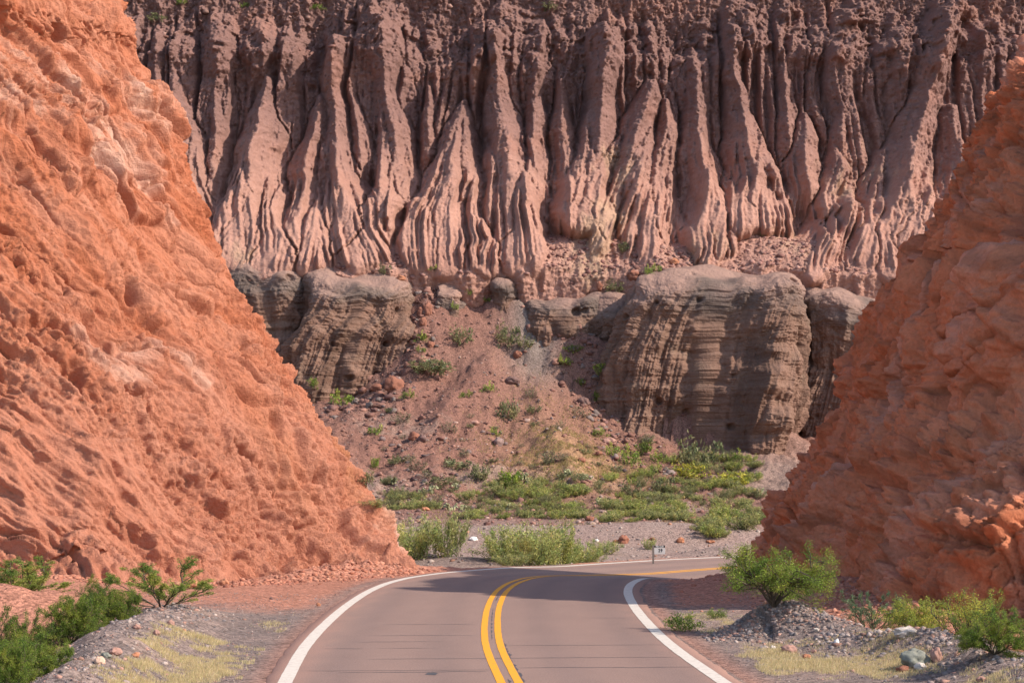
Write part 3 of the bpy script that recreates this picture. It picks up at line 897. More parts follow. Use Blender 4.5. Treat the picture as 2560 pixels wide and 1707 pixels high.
def build_left_cliff():
    sil = np.array([(1316, 975, 64), (1300, 958, 64.5), (1284, 938, 65), (1220, 897, 65.5), (1100, 838, 66), (1010, 788, 66.5), (900, 705, 67), (820, 642, 67.5), (690, 566, 68.5), (560, 502, 69.5), (480, 478, 70), (330, 412, 71),
                    (240, 384, 71.5), (165, 334, 72), (120, 318, 72), (85, 322, 72), (0, 268, 73), (-120, 190, 74.5), (-260, 90, 76)], float)
    gx, gy, gz = P(sil[:, 1] * S, sil[:, 0] * S, sil[:, 2])
    nz, nt_ = 780, 900
    zs = np.linspace(-.9, gz.max() - .2, nz)
    o = np.argsort(gz)
    NX = np.interp(zs, gz[o], gx[o]); NY = np.interp(zs, gz[o], gy[o])
    k = np.ones(9) / 9
    NX = np.convolve(np.pad(NX, 4, mode='edge'), k, 'valid'); NY = np.convolve(np.pad(NY, 4, mode='edge'), k, 'valid')
    # section from far behind the nose to far out of frame on the near side (offsets from the nose)
    sec = [(-24, 16), (-14, 9.5), (-7, 5.2), (-3.2, 2.6), (-1.0, 1.0), (-.12, -.05), (-.75, -2.0), (-2.2, -4.4), (-4.4, -7.4), (-7.4, -9.8), (-11.5, -11.6), (-17, -13.2), (-30, -16)]
    p, d = _arc(sec, 0)
    t = np.interp(np.linspace(0, 1, nt_), [0, .22, .93, 1], [0, 26.0 / d[-1] * .98, 52.0 / d[-1], 1]) * d[-1]
    px = np.interp(t, d, p[:, 0]); py = np.interp(t, d, p[:, 1])
    V = np.zeros((nz, nt_, 3))
    V[..., 0] = NX[:, None] + px[None]; V[..., 1] = NY[:, None] + py[None]; V[..., 2] = zs[:, None]
    # near the road the foot is set back a little along the near side
    N = gnormals(V)
    if N[nz // 2, nt_ // 2, 0] < 0:
        N = -N
    X, Y, Z = V[..., 0], V[..., 1], V[..., 2]
    tt = np.repeat(t[None], nz, 0)
    # face coordinates: a along the dip (down towards the road), b across it
    s_ = tt; h = Z
    warp = 1.2 * n3(s_ * .12, h * .12, 3)
    ang = math.radians(57)
    a = s_ * -math.cos(ang) * -1 + h * math.sin(ang); b = s_ * math.sin(ang) - h * math.cos(ang)
    b = b + warp
    nose = np.exp(-((tt - 26.0) / 4.5) ** 2)
    disp = .95 * n3(s_ * .10, h * .10, 1) + .55 * fbm(s_ * .28, h * .28, 5, 3)
    low = sst(8.5, 4.5, h + 1.5 * n3(s_ * .15, 0, 4))
    dipr = fbm(a * .16, b * .75, 2.2, 4, .55, 'ridge')
    disp += (.45 + .15 * nose) * dipr
    wa_ = a + .5 * n3(s_ * .4, h * .4, 28); wb_ = b + .4 * n3(s_ * .4, h * .4, 29)
    # tilted beds: each layer a slab whose edge breaks away
    def saw(q):
        f = q - np.floor(q)
        return np.where(f < .7, f / .7, (1 - f) / .3)
    m1 = sst(-.2, .3, n3(s_ * .12, h * .12, 17))
    disp += .20 * m1 * (saw(b * .55 + .5 * n3(a * .3, b * .5, 3)) - .5) + .07 * sst(-.3, .3, n3(s_ * .2, h * .2, 18)) * (saw(b * 1.5 + .8 * n3(a * .5, b, 4)) - .5)
    crk = n3(wb_ * .55, wa_ * .10, 71); crk2 = n3(wb_ * .9, wa_ * .35, 72)
    disp -= .42 * np.exp(-(crk / .03) ** 2) * sst(-.1, .25, n3(s_ * .15, h * .15, 73)) + .25 * np.exp(-(crk2 / .03) ** 2) * sst(.0, .3, n3(s_ * .2, h * .2, 74))
    d1, d2, tl, rn = cells(wb_ * .22, wa_ * .15, Z * 0 + .5, 9)
    disp += .8 * tl * sst(.0, .5, d2 - d1)
    disp += .34 * nose * fbm(b * 1.5, a * .16, 9.1, 4, .6, 'ridge')
    # broken blocks at three sizes, with cracks between
    wa = a + .5 * n3(s_ * .6, h * .6, 8); wb = b + .5 * n3(s_ * .6, h * .6, 9)
    for sc, an, am, cr, sd, th in ((.55, .6, .66, .18, 1, .40), (1.3, .62, .36, .12, 2, .35), (3.0, .7, .17, .06, 4, .2)):
        d1, d2, tl, rn = cells(wb * sc, wa * sc * an, Z * 0 + .5, sd)
        mk = sst(-.22, .12, n3(s_ * .17, h * .17, 30 + sd) + (rn - .5) * .5 - (th - .4))
        disp += mk * (sst(0, .16, d2 - d1) * (am * tl + .30 * am * (rn - .5)) - cr * np.exp(-((d2 - d1) / .07) ** 2))
    # gullied crumbly foot
    gul = fbm(s_ * .55 + .4 * n3(s_ * .5, h * .4, 3), h * .16, 8, 3, .5, 'ridge')
    disp += low * (.55 * gul + .22 * fbm(X * .9, Y * .9, Z * .9, 5, .62))
    # slots and pits
    for ps, ph, r, dep in ((34, 17.6, .5, .9), (31, 18.2, .7, .8), (30, 9.6, .32, .9), (39, 14.5, .7, .8), (40, 5.2, .5, .8), (29.2, 3.4, .5, .7), (44, 9.0, .7, .7), (36, 8.2, .4, .7), (28, 6.0, .4, .5), (47, 4.6, .6, .6), (33, 4.2, .45, .7)):
        q = np.hypot((s_ - ps) * 1.4, (h - ph) * .8 + (s_ - ps) * .6)
        disp -= .6 * dep * sst(r, r * .35, q + .25 * n3(s_ * 1.5, h * 1.5, 2))
    # grit
    rough = (.12 + .75 * sst(-.15, .40, n3(s_ * .22, h * .22, 14) + .35 * low - .1)) * (1 - .4 * nose)
    disp += rough * (.40 * fbm(b * 1.4, a * .9, Z * .5, 6, .68) + .10 * fbm(X * 3.4, Y * 3.4, Z * 3.4, 3, .6, 'billow') + .26 * fbm(X * 5, Y * 5, Z * 5, 3, .75))
    disp += .14 * fbm(b * 2.6, a * .35, 6.6, 3, .6, 'ridge')
    pits = fbm(b * 2.4, a * 1.5, 3.1, 2)
    disp -= rough * .05 * sst(.22, .5, pits)
    V = V + N * disp[..., None]
    # colour
    n = fbm(s_ * .14, h * .14, 21, 4); nb = fbm(a * .25, b * 1.1, 4, 4)
    c = mixc(np.array([.45, .145, .070]), np.array([.51, .210, .125]), sst(-.45, .45, nb + .4 * n))
    low2 = sst(9, 3, h + 4 * n)
    c = c * (1 - .5 * low2[..., None]) + np.array([.50, .225, .150]) * .5 * low2[..., None]
    pale = np.zeros_like(h)
    for ps, ph, rs, rh, am in ((42.5, 10.2, 2.0, 1.6, 1.0), (31, 15.0, 2.2, 1.8, .45), (33, 13.0, 2.0, 1.8, .4), (26.3, 4.6, .8, 3.4, .9), (26.3, 1.6, 1.0, 1.6, .9), (26.4, 8.0, .6, 1.6, .7), (36, 15.5, 3, 1.5, .5), (37, 6.0, 2, .8, .5), (29, 1.0, 2, .7, .5)):
        pale = np.maximum(pale, am * np.exp(-((s_ - ps) / rs) ** 2 - ((h - ph) / rh) ** 2))
    pale = sst(.15, .9, pale + (1.1 * nb + .5 * fbm(s_ * 1.3, h * 1.3, 91, 4)) * (pale > .08) + .25 * sst(.3, .6, n3(s_ * .3, h * .3, 31)))
    c = c * (1 - .62 * pale[..., None]) + np.array([.68, .44, .33]) * .62 * pale[..., None]
    och = sst(.2, .55, n3(s_ * .35, h * .1, 41)) * np.exp(-((s_ - 30) / 3.5) ** 2) * sst(7, 3, h)
    c = c * (1 - .5 * och[..., None]) + np.array([.40, .17, .045]) * .5 * och[..., None]
    o = grid('cliff', V, M_cliff, c)
    return tag(o, 'tall bright orange sunlit rock cliff, pale streaked, rising behind dry grass and low bushes', 'cliff', 'red cliffs either side of the road')


def build_right_cliff():
    sil = np.array([(1320, 1680, 59.2), (1290, 1700, 59.2), (1220, 1738, 59.3), (1150, 1768, 59.3), (1080, 1818, 59.4), (1020, 1850, 59.4), (930, 1918, 59.5), (850, 1932, 59.5), (770, 1968, 59.6), (700, 1990, 59.6), (650, 2058, 59.7),
                    (600, 2072, 59.7), (520, 2120, 59.8), (400, 2188, 59.8), (310, 2225, 59.9), (232, 2248, 60.0), (200, 2290, 60.0), (130, 2352, 60.0), (0, 2450, 60.1), (-130, 2560, 60.2), (-260, 2680, 60.3), (-400, 2790, 60.4)], float)
    gx, gy, gz = P(sil[:, 1] * S, sil[:, 0] * S, sil[:, 2])
    nz, nt_ = 780, 860
    zs = np.linspace(-.9, gz.max() - .2, nz)
    o = np.argsort(gz)
    NX = np.interp(zs, gz[o], gx[o]); NY = np.interp(zs, gz[o], gy[o])
    k = np.ones(9) / 9
    NX = np.convolve(np.pad(NX, 4, mode='edge'), k, 'valid'); NY = np.convolve(np.pad(NY, 4, mode='edge'), k, 'valid')
    sec = [(40, -14), (22, -9), (11, -4.6), (5, -1.8), (1.6, -.2), (.05, -.1), (.4, -3.0), (.8, -6.5), (1.1, -9.5), (1.6, -11.6), (3.2, -13.0), (6, -14.0), (10, -15.2), (15, -16.6), (22, -18.4), (38, -22)]
    p, d = _arc(sec, 0)
    j = int(np.argmin(np.hypot(p[:, 0] - .05, p[:, 1] + .1))); dn = d[j]
    t = np.interp(np.linspace(0, 1, nt_), [0, .12, .94, 1], [0, dn - 3.5, dn + 34, d[-1]])
    px = np.interp(t, d, p[:, 0]); py = np.interp(t, d, p[:, 1])
    V = np.zeros((nz, nt_, 3))
    fw = sst(dn + 6, dn + 13, t)[None]
    V[..., 0] = NX[:, None] + px[None]; V[..., 1] = NY[:, None] * (1 - fw) + 53.6 * fw + py[None]; V[..., 2] = zs[:, None]
    # the near front leans back as it rises
    lean = sst(dn + 9, dn + 15, t)[None] * np.maximum(zs, 0)[:, None]
    V[..., 1] += .13 * lean
    # behind the nose the ridge levels off; the part nearer the camera stays high
    cw = (1 - sst(dn + 3.5, dn + 10, t))[None]; over = np.maximum(zs - 15.7, 0)[:, None]
    V[..., 2] -= cw * over * .72; V[..., 0] += cw * over * 1.3
    N = gnormals(V)
    if N[nz // 2, nt_ // 2, 0] > 0:
        N = -N
    X, Y, Z = V[..., 0], V[..., 1], V[..., 2]
    s_ = np.repeat(t[None] - dn, nz, 0); h = Z
    front = sst(6, 14, s_)
    disp = .9 * n3(s_ * .11, h * .11, 51) + .0
    # rounded buttresses and creases
    wx = s_ + .5 * n3(s_ * .2, h * .2, 3); wh = h + .5 * n3(s_ * .2, h * .2, 9)
    disp += (.8 + .7 * front) * fbm(wx * .26, wh * .22, 52, 4, .5, 'billow')
    disp += .34 * fbm(wx * .7, wh * .6, 53, 4, .55, 'billow')
    # near-vertical flaky striping of the shaded flank, parallel to its profile
    st_ = fbm((s_ - .05 * h) * 1.2 + .5 * n3(s_ * .4, h * .3, 2), h * .16, 54, 4, .6, 'ridge')
    disp += .45 * (1 - .75 * front) * st_
    # open cracks
    cr = n3(wx * .33, wh * .20, 55); cr2 = n3(wx * .5 + 3, wh * .6, 56)
    disp -= .55 * np.exp(-(cr / .035) ** 2) * sst(-.1, .3, n3(s_ * .2, h * .2, 57)) + .30 * np.exp(-(cr2 / .03) ** 2) * sst(0, .4, n3(s_ * .25, h * .25, 58))
    for sc, am, cr, sd in ((.45, .70, .2, 15), (1.1, .34, .12, 16), (2.6, .12, .05, 17)):
        d1, d2, tl, rn = cells(wx * sc, wh * sc * .75, Z * 0 + .4, sd)
        mk = sst(-.22, .12, n3(s_ * .19, h * .19, 40 + sd) + (rn - .5) * .4)
        disp += mk * (sst(0, .14, d2 - d1) * (am * tl + .25 * am * (rn - .5)) - cr * np.exp(-((d2 - d1) / .06) ** 2))
    d1, d2, tl, rn = cells(wx * 1.5, wh * 1.3, Z * 0 + .2, 6)
    disp -= .40 * (rn > .82) * sst(.33, .12, d1) * front
    disp += .13 * sst(.03, .2, d2 - d1) * (.2 + tl)
    rough = .5 + .5 * sst(-.3, .3, n3(s_ * .2, h * .2, 60))
    nose = np.exp(-(s_ / 3.0) ** 2)
    disp += .55 * nose * fbm(s_ * .5, h * .55, 66, 5, .62) + rough * (.40 * fbm(X * 1.5, Y * 1.5, Z * 1.5, 4, .6, 'billow') + .20 * fbm(X * 4.5, Y * 4.5, Z * 4.5, 3, .72))
    disp += .03 * n3(X * 15, Y * 15, Z * 15)
    # undercut hollow at the foot
    disp -= 1.0 * np.exp(-((s_ - 14.2) / .9) ** 2 - ((h - .7) / .8) ** 2)
    V = V + N * disp[..., None]
    n = fbm(s_ * .15, h * .15, 61, 4); nb = fbm(s_ * 1.0 - .06 * h, h * .14, 62, 4); n2 = fbm(s_ * .8, h * .8, 63, 4)
    c = mixc(np.array([.62, .185, .085]), np.array([.68, .265, .145]), sst(-.4, .4, n + .4 * n2))
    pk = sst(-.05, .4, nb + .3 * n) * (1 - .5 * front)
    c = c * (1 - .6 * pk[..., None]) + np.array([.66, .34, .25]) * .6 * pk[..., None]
    crack_shade = np.exp(-(cr / .05) ** 2) + np.exp(-(cr2 / .05) ** 2)
    c = c * (1 - .35 * np.clip(crack_shade, 0, 1)[..., None])  # shade of the open cracks put into the rock colour
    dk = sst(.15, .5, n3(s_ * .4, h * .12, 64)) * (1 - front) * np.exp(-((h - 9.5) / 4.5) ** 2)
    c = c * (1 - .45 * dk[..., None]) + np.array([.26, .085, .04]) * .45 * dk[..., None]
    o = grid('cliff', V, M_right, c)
    return tag(o, 'lumpy red rock cliff mostly in shadow, cracked and pocked, behind the round green bush', 'cliff', 'red cliffs either side of the road')


# ------------------------------------------------------------------ light and camera
def build_light():
    w = bpy.data.worlds.new('World'); SC.world = w; w.use_nodes = True
    nt = w.node_tree
    bg = nt.nodes['Background']
    sk = nt.nodes.new('ShaderNodeTexSky'); sk.sky_type = 'NISHITA'; sk.sun_disc = False
    sk.sun_elevation = SUN_EL; sk.sun_rotation = SUN_AZ; sk.altitude = 1700; sk.air_density = 1.0; sk.dust_density = 3.2; sk.ozone_density = 0.0
    nt.links.new(sk.outputs[0], bg.inputs['Color']); bg.inputs['Strength'].default_value = SKY
    d = bpy.data.lights.new('sun', 'SUN'); d.energy = SUN; d.angle = math.radians(.5); d.color = (1.0, .91, .80)
    o = bpy.data.objects.new('sun', d); COL.objects.link(o)
    v = Vector((math.sin(SUN_AZ) * math.cos(SUN_EL), math.cos(SUN_AZ) * math.cos(SUN_EL), math.sin(SUN_EL)))
    o.rotation_euler = v.to_track_quat('Z', 'Y').to_euler(); o.location = v * 100
    c = bpy.data.cameras.new('camera'); co = bpy.data.objects.new('camera', c); COL.objects.link(co)
    c.sensor_width = 36; c.lens = 36 * F / 2560; c.clip_start = .5; c.clip_end = 6000
    co.location = (0, 0, CAMZ); co.rotation_euler = (math.pi / 2 + TH, 0, 0)
    SC.camera = co
    vs = SC.view_settings; vs.view_transform = 'Standard'; vs.look = 'None'; vs.gamma = 1; vs.exposure = EXPO


SKY, SUN, EXPO = .145, 3.3, .93
# ------------------------------------------------------------------ plants
R_ = np.random.RandomState


def unit(v):
    return v / (np.linalg.norm(v, axis=-1, keepdims=True) + 1e-9)


class Plant:
    """Grows stems as thin tubes and leaves as small quads, all from one seed."""

    def __init__(self, seed):
        self.r = R_(seed); self.tv = []; self.tf = []; self.nv = 0; self.L = []; self.D = []; self.Sz = []

    def tube(self, pts, r0, r1):
        n = len(pts); pts = np.asarray(pts)
        d = unit(np.gradient(pts, axis=0))
        up = np.array([.31, .17, .93]); a = unit(np.cross(d, up)); b = np.cross(d, a)
        rr = np.linspace(r0, r1, n)[:, None]
        th = np.arange(4) * math.pi / 2
        V = np.concatenate([(pts + rr * (a * math.cos(t) + b * math.sin(t)))[:, None] for t in th], 1)
        self.tv.append(V.reshape(-1, 3)); self.tf.append(gfaces(n, 4, True) + self.nv); self.nv += n * 4

    def leaves(self, p, d, size, n, spread):
        q = p[None] + self.r.normal(size=(n, 3)) * spread
        self.L.append(q); self.D.append(unit(d[None] * .9 + self.r.normal(size=(n, 3)) * .8))
        self.Sz.append(np.full(n, size) * self.r.uniform(.6, 1.35, n))

    def branch(self, p, d, length, rad, level, cfg):
        r = self.r
        n = max(4, int(length / cfg['seg']))
        step = length / n
        pts = [p.copy()]
        for i in range(n):
            d = unit(d + r.normal(size=3) * cfg['wob'] + np.array([0, 0, cfg['up']]) * (1 - .4 * level))
            p = p + d * step; pts.append(p.copy())
            f = (i + 1) / n
            if level < cfg['levels'] and f > cfg['bare'] and r.rand() < cfg['fork'][min(level, len(cfg['fork']) - 1)]:
                a = unit(np.cross(d, r.normal(size=3)))
                nd_ = unit(d * cfg['keep'] + a * (1.15 - cfg['keep'] * .5))
                self.branch(p.copy(), nd_, length * (1 - .55 * f) * r.uniform(.45, .8) * cfg['ratio'], rad * .6, level + 1, cfg)
            if level >= cfg['leaf_from'] and f > cfg['lbare']:
                self.leaves(p, d, cfg['leaf'], cfg['ln'], cfg['lspread'])
        self.tube(pts, rad, rad * .3)

    def grow(self, cfg):
        r = self.r
        for k in range(cfg['stems']):
            th = 2 * math.pi * (k + r.uniform(-.4, .4)) / cfg['stems']
            t = cfg['tilt'][0] + (cfg['tilt'][1] - cfg['tilt'][0]) * r.rand() ** .7
            d = np.array([math.sin(t) * math.cos(th), math.sin(t) * math.sin(th), math.cos(t)])
            p = np.array([math.cos(th), math.sin(th), 0]) * cfg.get('base', .05) * r.rand() - np.array([0, 0, .05])
            self.branch(p, d, cfg['len'] * r.uniform(.65, 1.1), cfg['rad'], 0, cfg)

    def leaf_mesh(self, pal, aspect=.45, tip=None):
        L = np.concatenate(self.L); D = np.concatenate(self.D); s = np.concatenate(self.Sz)[:, None]
        n = len(L); r = self.r
        w = unit(np.cross(D, r.normal(size=(n, 3))))
        V = np.stack([L - D * s * .5, L + w * s * aspect * .5, L + D * s * .5, L - w * s * aspect * .5], 1)
        pal = np.array(pal); k = r.randint(0, len(pal), n)
        # clumps of a tint: neighbouring leaves share it
        t = n3(L[:, 0] * 2.2, L[:, 1] * 2.2, L[:, 2] * 2.2)
        c = pal[k] * (1 + .45 * t + .25 * r.normal(size=n))[:, None] * np.stack([1 + .35 * t, np.ones(n), np.ones(n)], 1)
        c = np.clip(c, .005, 1)
        return V.reshape(-1, 3), np.arange(n * 4).reshape(-1, 4), np.repeat(c, 4, 0)

    def stem_mesh(self):
        return np.concatenate(self.tv), np.concatenate(self.tf)


GREEN = [(.20, .165, .07), (.16, .225, .03), (.19, .26, .035), (.13, .19, .025), (.23, .29, .04), (.17, .24, .03)]
BRIGHT = [(0.23, 0.3, 0.055), (0.27, 0.33, 0.06), (0.18, 0.25, 0.045), (0.3, 0.34, 0.08)]
YELLOW = [(0.38, 0.37, 0.05), (0.44, 0.4, 0.055), (0.3, 0.31, 0.05), (0.33, 0.34, 0.06)]
OLIVE = [(0.22, 0.215, 0.1), (0.25, 0.235, 0.115), (0.18, 0.18, 0.08), (0.22, 0.22, 0.095)]
BROOM = [(.30, .27, .12), (.42, .42, .12), (.34, .37, .12), (.39, .41, .14), (.27, .32, .10), (.43, .44, .16)]
DULL = [(0.24, 0.204, 0.12), (0.192, 0.18, 0.096), (0.264, 0.216, 0.144)]
TEAL = [(0.15, 0.22, 0.11), (0.18, 0.26, 0.13), (0.12, 0.18, 0.09)]

BASE = dict(seg=.09, wob=.16, up=.05, levels=2, bare=.15, fork=(.85, .7), keep=.75, ratio=1.0, leaf_from=1, lbare=.1, leaf=.05, ln=5, lspread=.022, stems=7, tilt=(.15, 1.1), len=1.0, rad=.018)
ACACIA = dict(BASE, levels=2, ln=34, leaf=.030, lspread=.034, stems=13, tilt=(.2, 1.35), len=1.15, up=.02)
FEATHER = dict(BASE, stems=7, tilt=(.45, 1.35), len=1.35, up=.06, wob=.10, fork=(.75, .4), ratio=.6, ln=26, leaf=.030, lspread=.026, keep=.95)
TREELET = dict(BASE, stems=13, tilt=(.1, 1.15), len=1.5, up=.01, wob=.20, bare=.28, fork=(.85, .75), ratio=.95, ln=34, leaf=.032, lspread=.055, leaf_from=1, lbare=.25, rad=.03, seg=.11)
BROOMC = dict(BASE, stems=34, tilt=(.05, .85), len=1.5, up=.035, wob=.07, fork=(.35, .2), ratio=.6, keep=1.1, leaf_from=0, lbare=.12, ln=8, leaf=.13, lspread=.08, rad=.010, seg=.13, base=.6, levels=1)
SHRUB = dict(BASE, stems=12, tilt=(.1, 1.2), len=.62, up=.03, wob=.14, fork=(.5, .3), leaf_from=0, lbare=.25, ln=4, leaf=.11, lspread=.05, rad=.010, seg=.12, base=.2, levels=1)
WIRY = dict(SHRUB, stems=16, ln=2, leaf=.09, lbare=.4, tilt=(.1, 1.35))


def proto(name, seed, cfg, pal, near, aspect=.45):
    """Builds one plant at the origin: near ones as a thing with stem and foliage, small far ones as one mesh. Returns the root, unlinked from view until placed."""
    g = Plant(seed); g.grow(cfg)
    lv, lf, lc = g.leaf_mesh(pal, aspect)
    sv, sf = g.stem_mesh()
    ext = np.concatenate([lv, sv])
    h = np.percentile(ext[:, 2], 99.5); wd = np.percentile(ext[:, 0], 99) - np.percentile(ext[:, 0], 1)
    lv = lv.copy(); mid = (np.percentile(ext[:, 0], 99) + np.percentile(ext[:, 0], 1)) / 2
    if near:
        root = bpy.data.objects.new(name, None); COL.objects.link(root)
        mesh_np('foliage', lv, lf, M_leaf, lc, smooth=False, parent=root)
        mesh_np('stem', sv, sf, M_bark, parent=root)
    else:
        V = np.concatenate([lv, sv]); Fc = np.concatenate([lf, sf + len(lv)])
        C = np.concatenate([lc, np.tile(np.array([[.13, .10, .075]]), (len(sv), 1))])
        root = mesh_np(name, V, Fc, M_leaf, C, smooth=False)
    return dict(root=root, h=h, w=wd, mid=mid, used=False, kids=list(root.children))


def put(pr, loc, scale, rz, label, cat, group=None):
    if not pr['used']:
        o = pr['root']; pr['used'] = True
        pr['src'] = o
    else:
        o = pr['src'].copy(); COL.objects.link(o)
        for k in ('label', 'category', 'group', 'kind'):
            if k in o: del o[k]
        for ch in pr['kids']:
            c = ch.copy(); COL.objects.link(c); c.parent = o
    o.location = loc; o.scale = scale; o.rotation_euler = (0, 0, rz)
    return tag(o, label, cat, group)


class Caster:
    def __init__(self):
        bpy.context.view_layer.update()
        self.dg = bpy.context.evaluated_depsgraph_get()

    def __call__(self, px, py):
        a, fy, fz = ray(px, py)
        d = Vector((float(a), float(fy), float(fz))).normalized()
        ok, p, n, i, ob, m = SC.ray_cast(self.dg, Vector((0, 0, CAMZ)), d)
        return (p, n, ob) if ok else (None, None, None)


# ------------------------------------------------------------------ stones
def ico(sub):
    import bmesh
    bm = bmesh.new(); bmesh.ops.create_icosphere(bm, subdivisions=sub, radius=1.0)
    bm.verts.ensure_lookup_table()
    V = np.array([v.co[:] for v in bm.verts]); Fc = np.array([[v.index for v in f.verts] for f in bm.faces]); bm.free()
    return V, Fc


ICO1, ICO2, ICO4 = ico(1), ico(2), ico(4)


def stones(name, pts, sizes, cols, seed, mat, sub=1, sink=.45, flat=.7):
    """Many loose stones as one mesh (ground cover)."""
    r = R_(seed); V0, F0 = (ICO1, ICO2)[sub - 1]
    n = len(pts)
    B = V0[None] * (1 + r.uniform(-.42, .38, (n, len(V0), 1)))
    sc = np.stack([r.uniform(.7, 1.3, n), r.uniform(.7, 1.3, n), r.uniform(.45, .95, n) * flat / .7], 1)
    B = B * (sc * sizes[:, None])[:, None]
    th = r.uniform(0, 6.28, n); c, s = np.cos(th)[:, None], np.sin(th)[:, None]
    B = np.stack([B[..., 0] * c - B[..., 1] * s, B[..., 0] * s + B[..., 1] * c, B[..., 2]], -1)
    B = B + pts[:, None] + np.array([0, 0, 1]) * (sizes * (.5 - sink))[:, None, None]
    Fc = (F0[None] + (np.arange(n) * len(V0))[:, None, None]).reshape(-1, 3)
    C = np.repeat(cols, len(V0), 0)
    return tag(mesh_np(name, B.reshape(-1, 3), Fc, mat, C, smooth=False, size=3), kind='stuff')


def boulder_mesh(name, seed, col, mat):
    V, Fc = ICO4
    n = V + 0
    d1, d2, tl, rn = cells(V[:, 0] * 1.1 + seed, V[:, 1] * 1.1, V[:, 2] * 1.1, seed)
    r = 1 + .34 * tl + .22 * fbm(V[:, 0] * 1.2 + seed, V[:, 1] * 1.2, V[:, 2] * 1.2, 4) + .08 * fbm(V[:, 0] * 4 + seed, V[:, 1] * 4, V[:, 2] * 4, 3)
    W = V * r[:, None]
    t = fbm(V[:, 0] * 2 + seed, V[:, 1] * 2, V[:, 2] * 2, 3)
    C = np.array(col)[None] * (1 + .35 * t)[:, None]
    return mesh_np(name, W, Fc, mat, C, size=3)
# ------------------------------------------------------------------ planting and scattering
def r1(x, y): return x * .3656, 1250 + y * .3656
def r3(x, y): return 1500 + x * .4507, 1250 + y * .4507
def r4(x, y): return 800 + x * .4677, 900 + y * .4677
def r5(x, y): return 500 + x * .4252, 500 + y * .4252
def r6(x, y): return 1400 + x * .4252, 500 + y * .4252
def r7(x, y): return 300 + x * .4677, y * .4677


def set_plant(cast, pr, x0, x1, ytop, ybase, label, cat, group=None, rz=0.0, depth=None, sink=.0, wide=1.0, tall=1.0):
    """Stand a plant where the photo's (x0..x1, ytop..ybase) box meets the ground."""
    px = (x0 + x1) / 2
    if depth is None:
        p, n, ob = cast(px, ybase)
        if p is None:
            return None
        Y = p.y
    else:
        Y = depth; q = P(px, ybase, Y); z = float(ground_z(np.array([q[0]]), np.array([Y]))[0])
        p = Vector((float(q[0]), Y, z))
    for _ in range(60):
        o_, _z = road_near(np.array([p.x]), np.array([p.y]))
        if abs(o_[0]) > 4.7 or p.y < 60: break
        p = Vector((p.x + .1 * px * 0, p.y + .1, 0)); p.z = float(ground_z(np.array([p.x]), np.array([p.y]))[0]); Y = p.y
    W = (x1 - x0) / F * Y * 1.08; H = (ybase - ytop) / F * Y * 1.05
    sx = W / pr['w'] * wide; sz = H / pr['h'] * tall
    sz = min(max(sz, sx * .45), sx * 1.8)
    if pr['kids']: rz = 0.0
    return put(pr, (p.x - (pr['mid'] * sx if pr['kids'] else 0), p.y, p.z - sink), (sx, sx, sz), rz, label, cat, group)


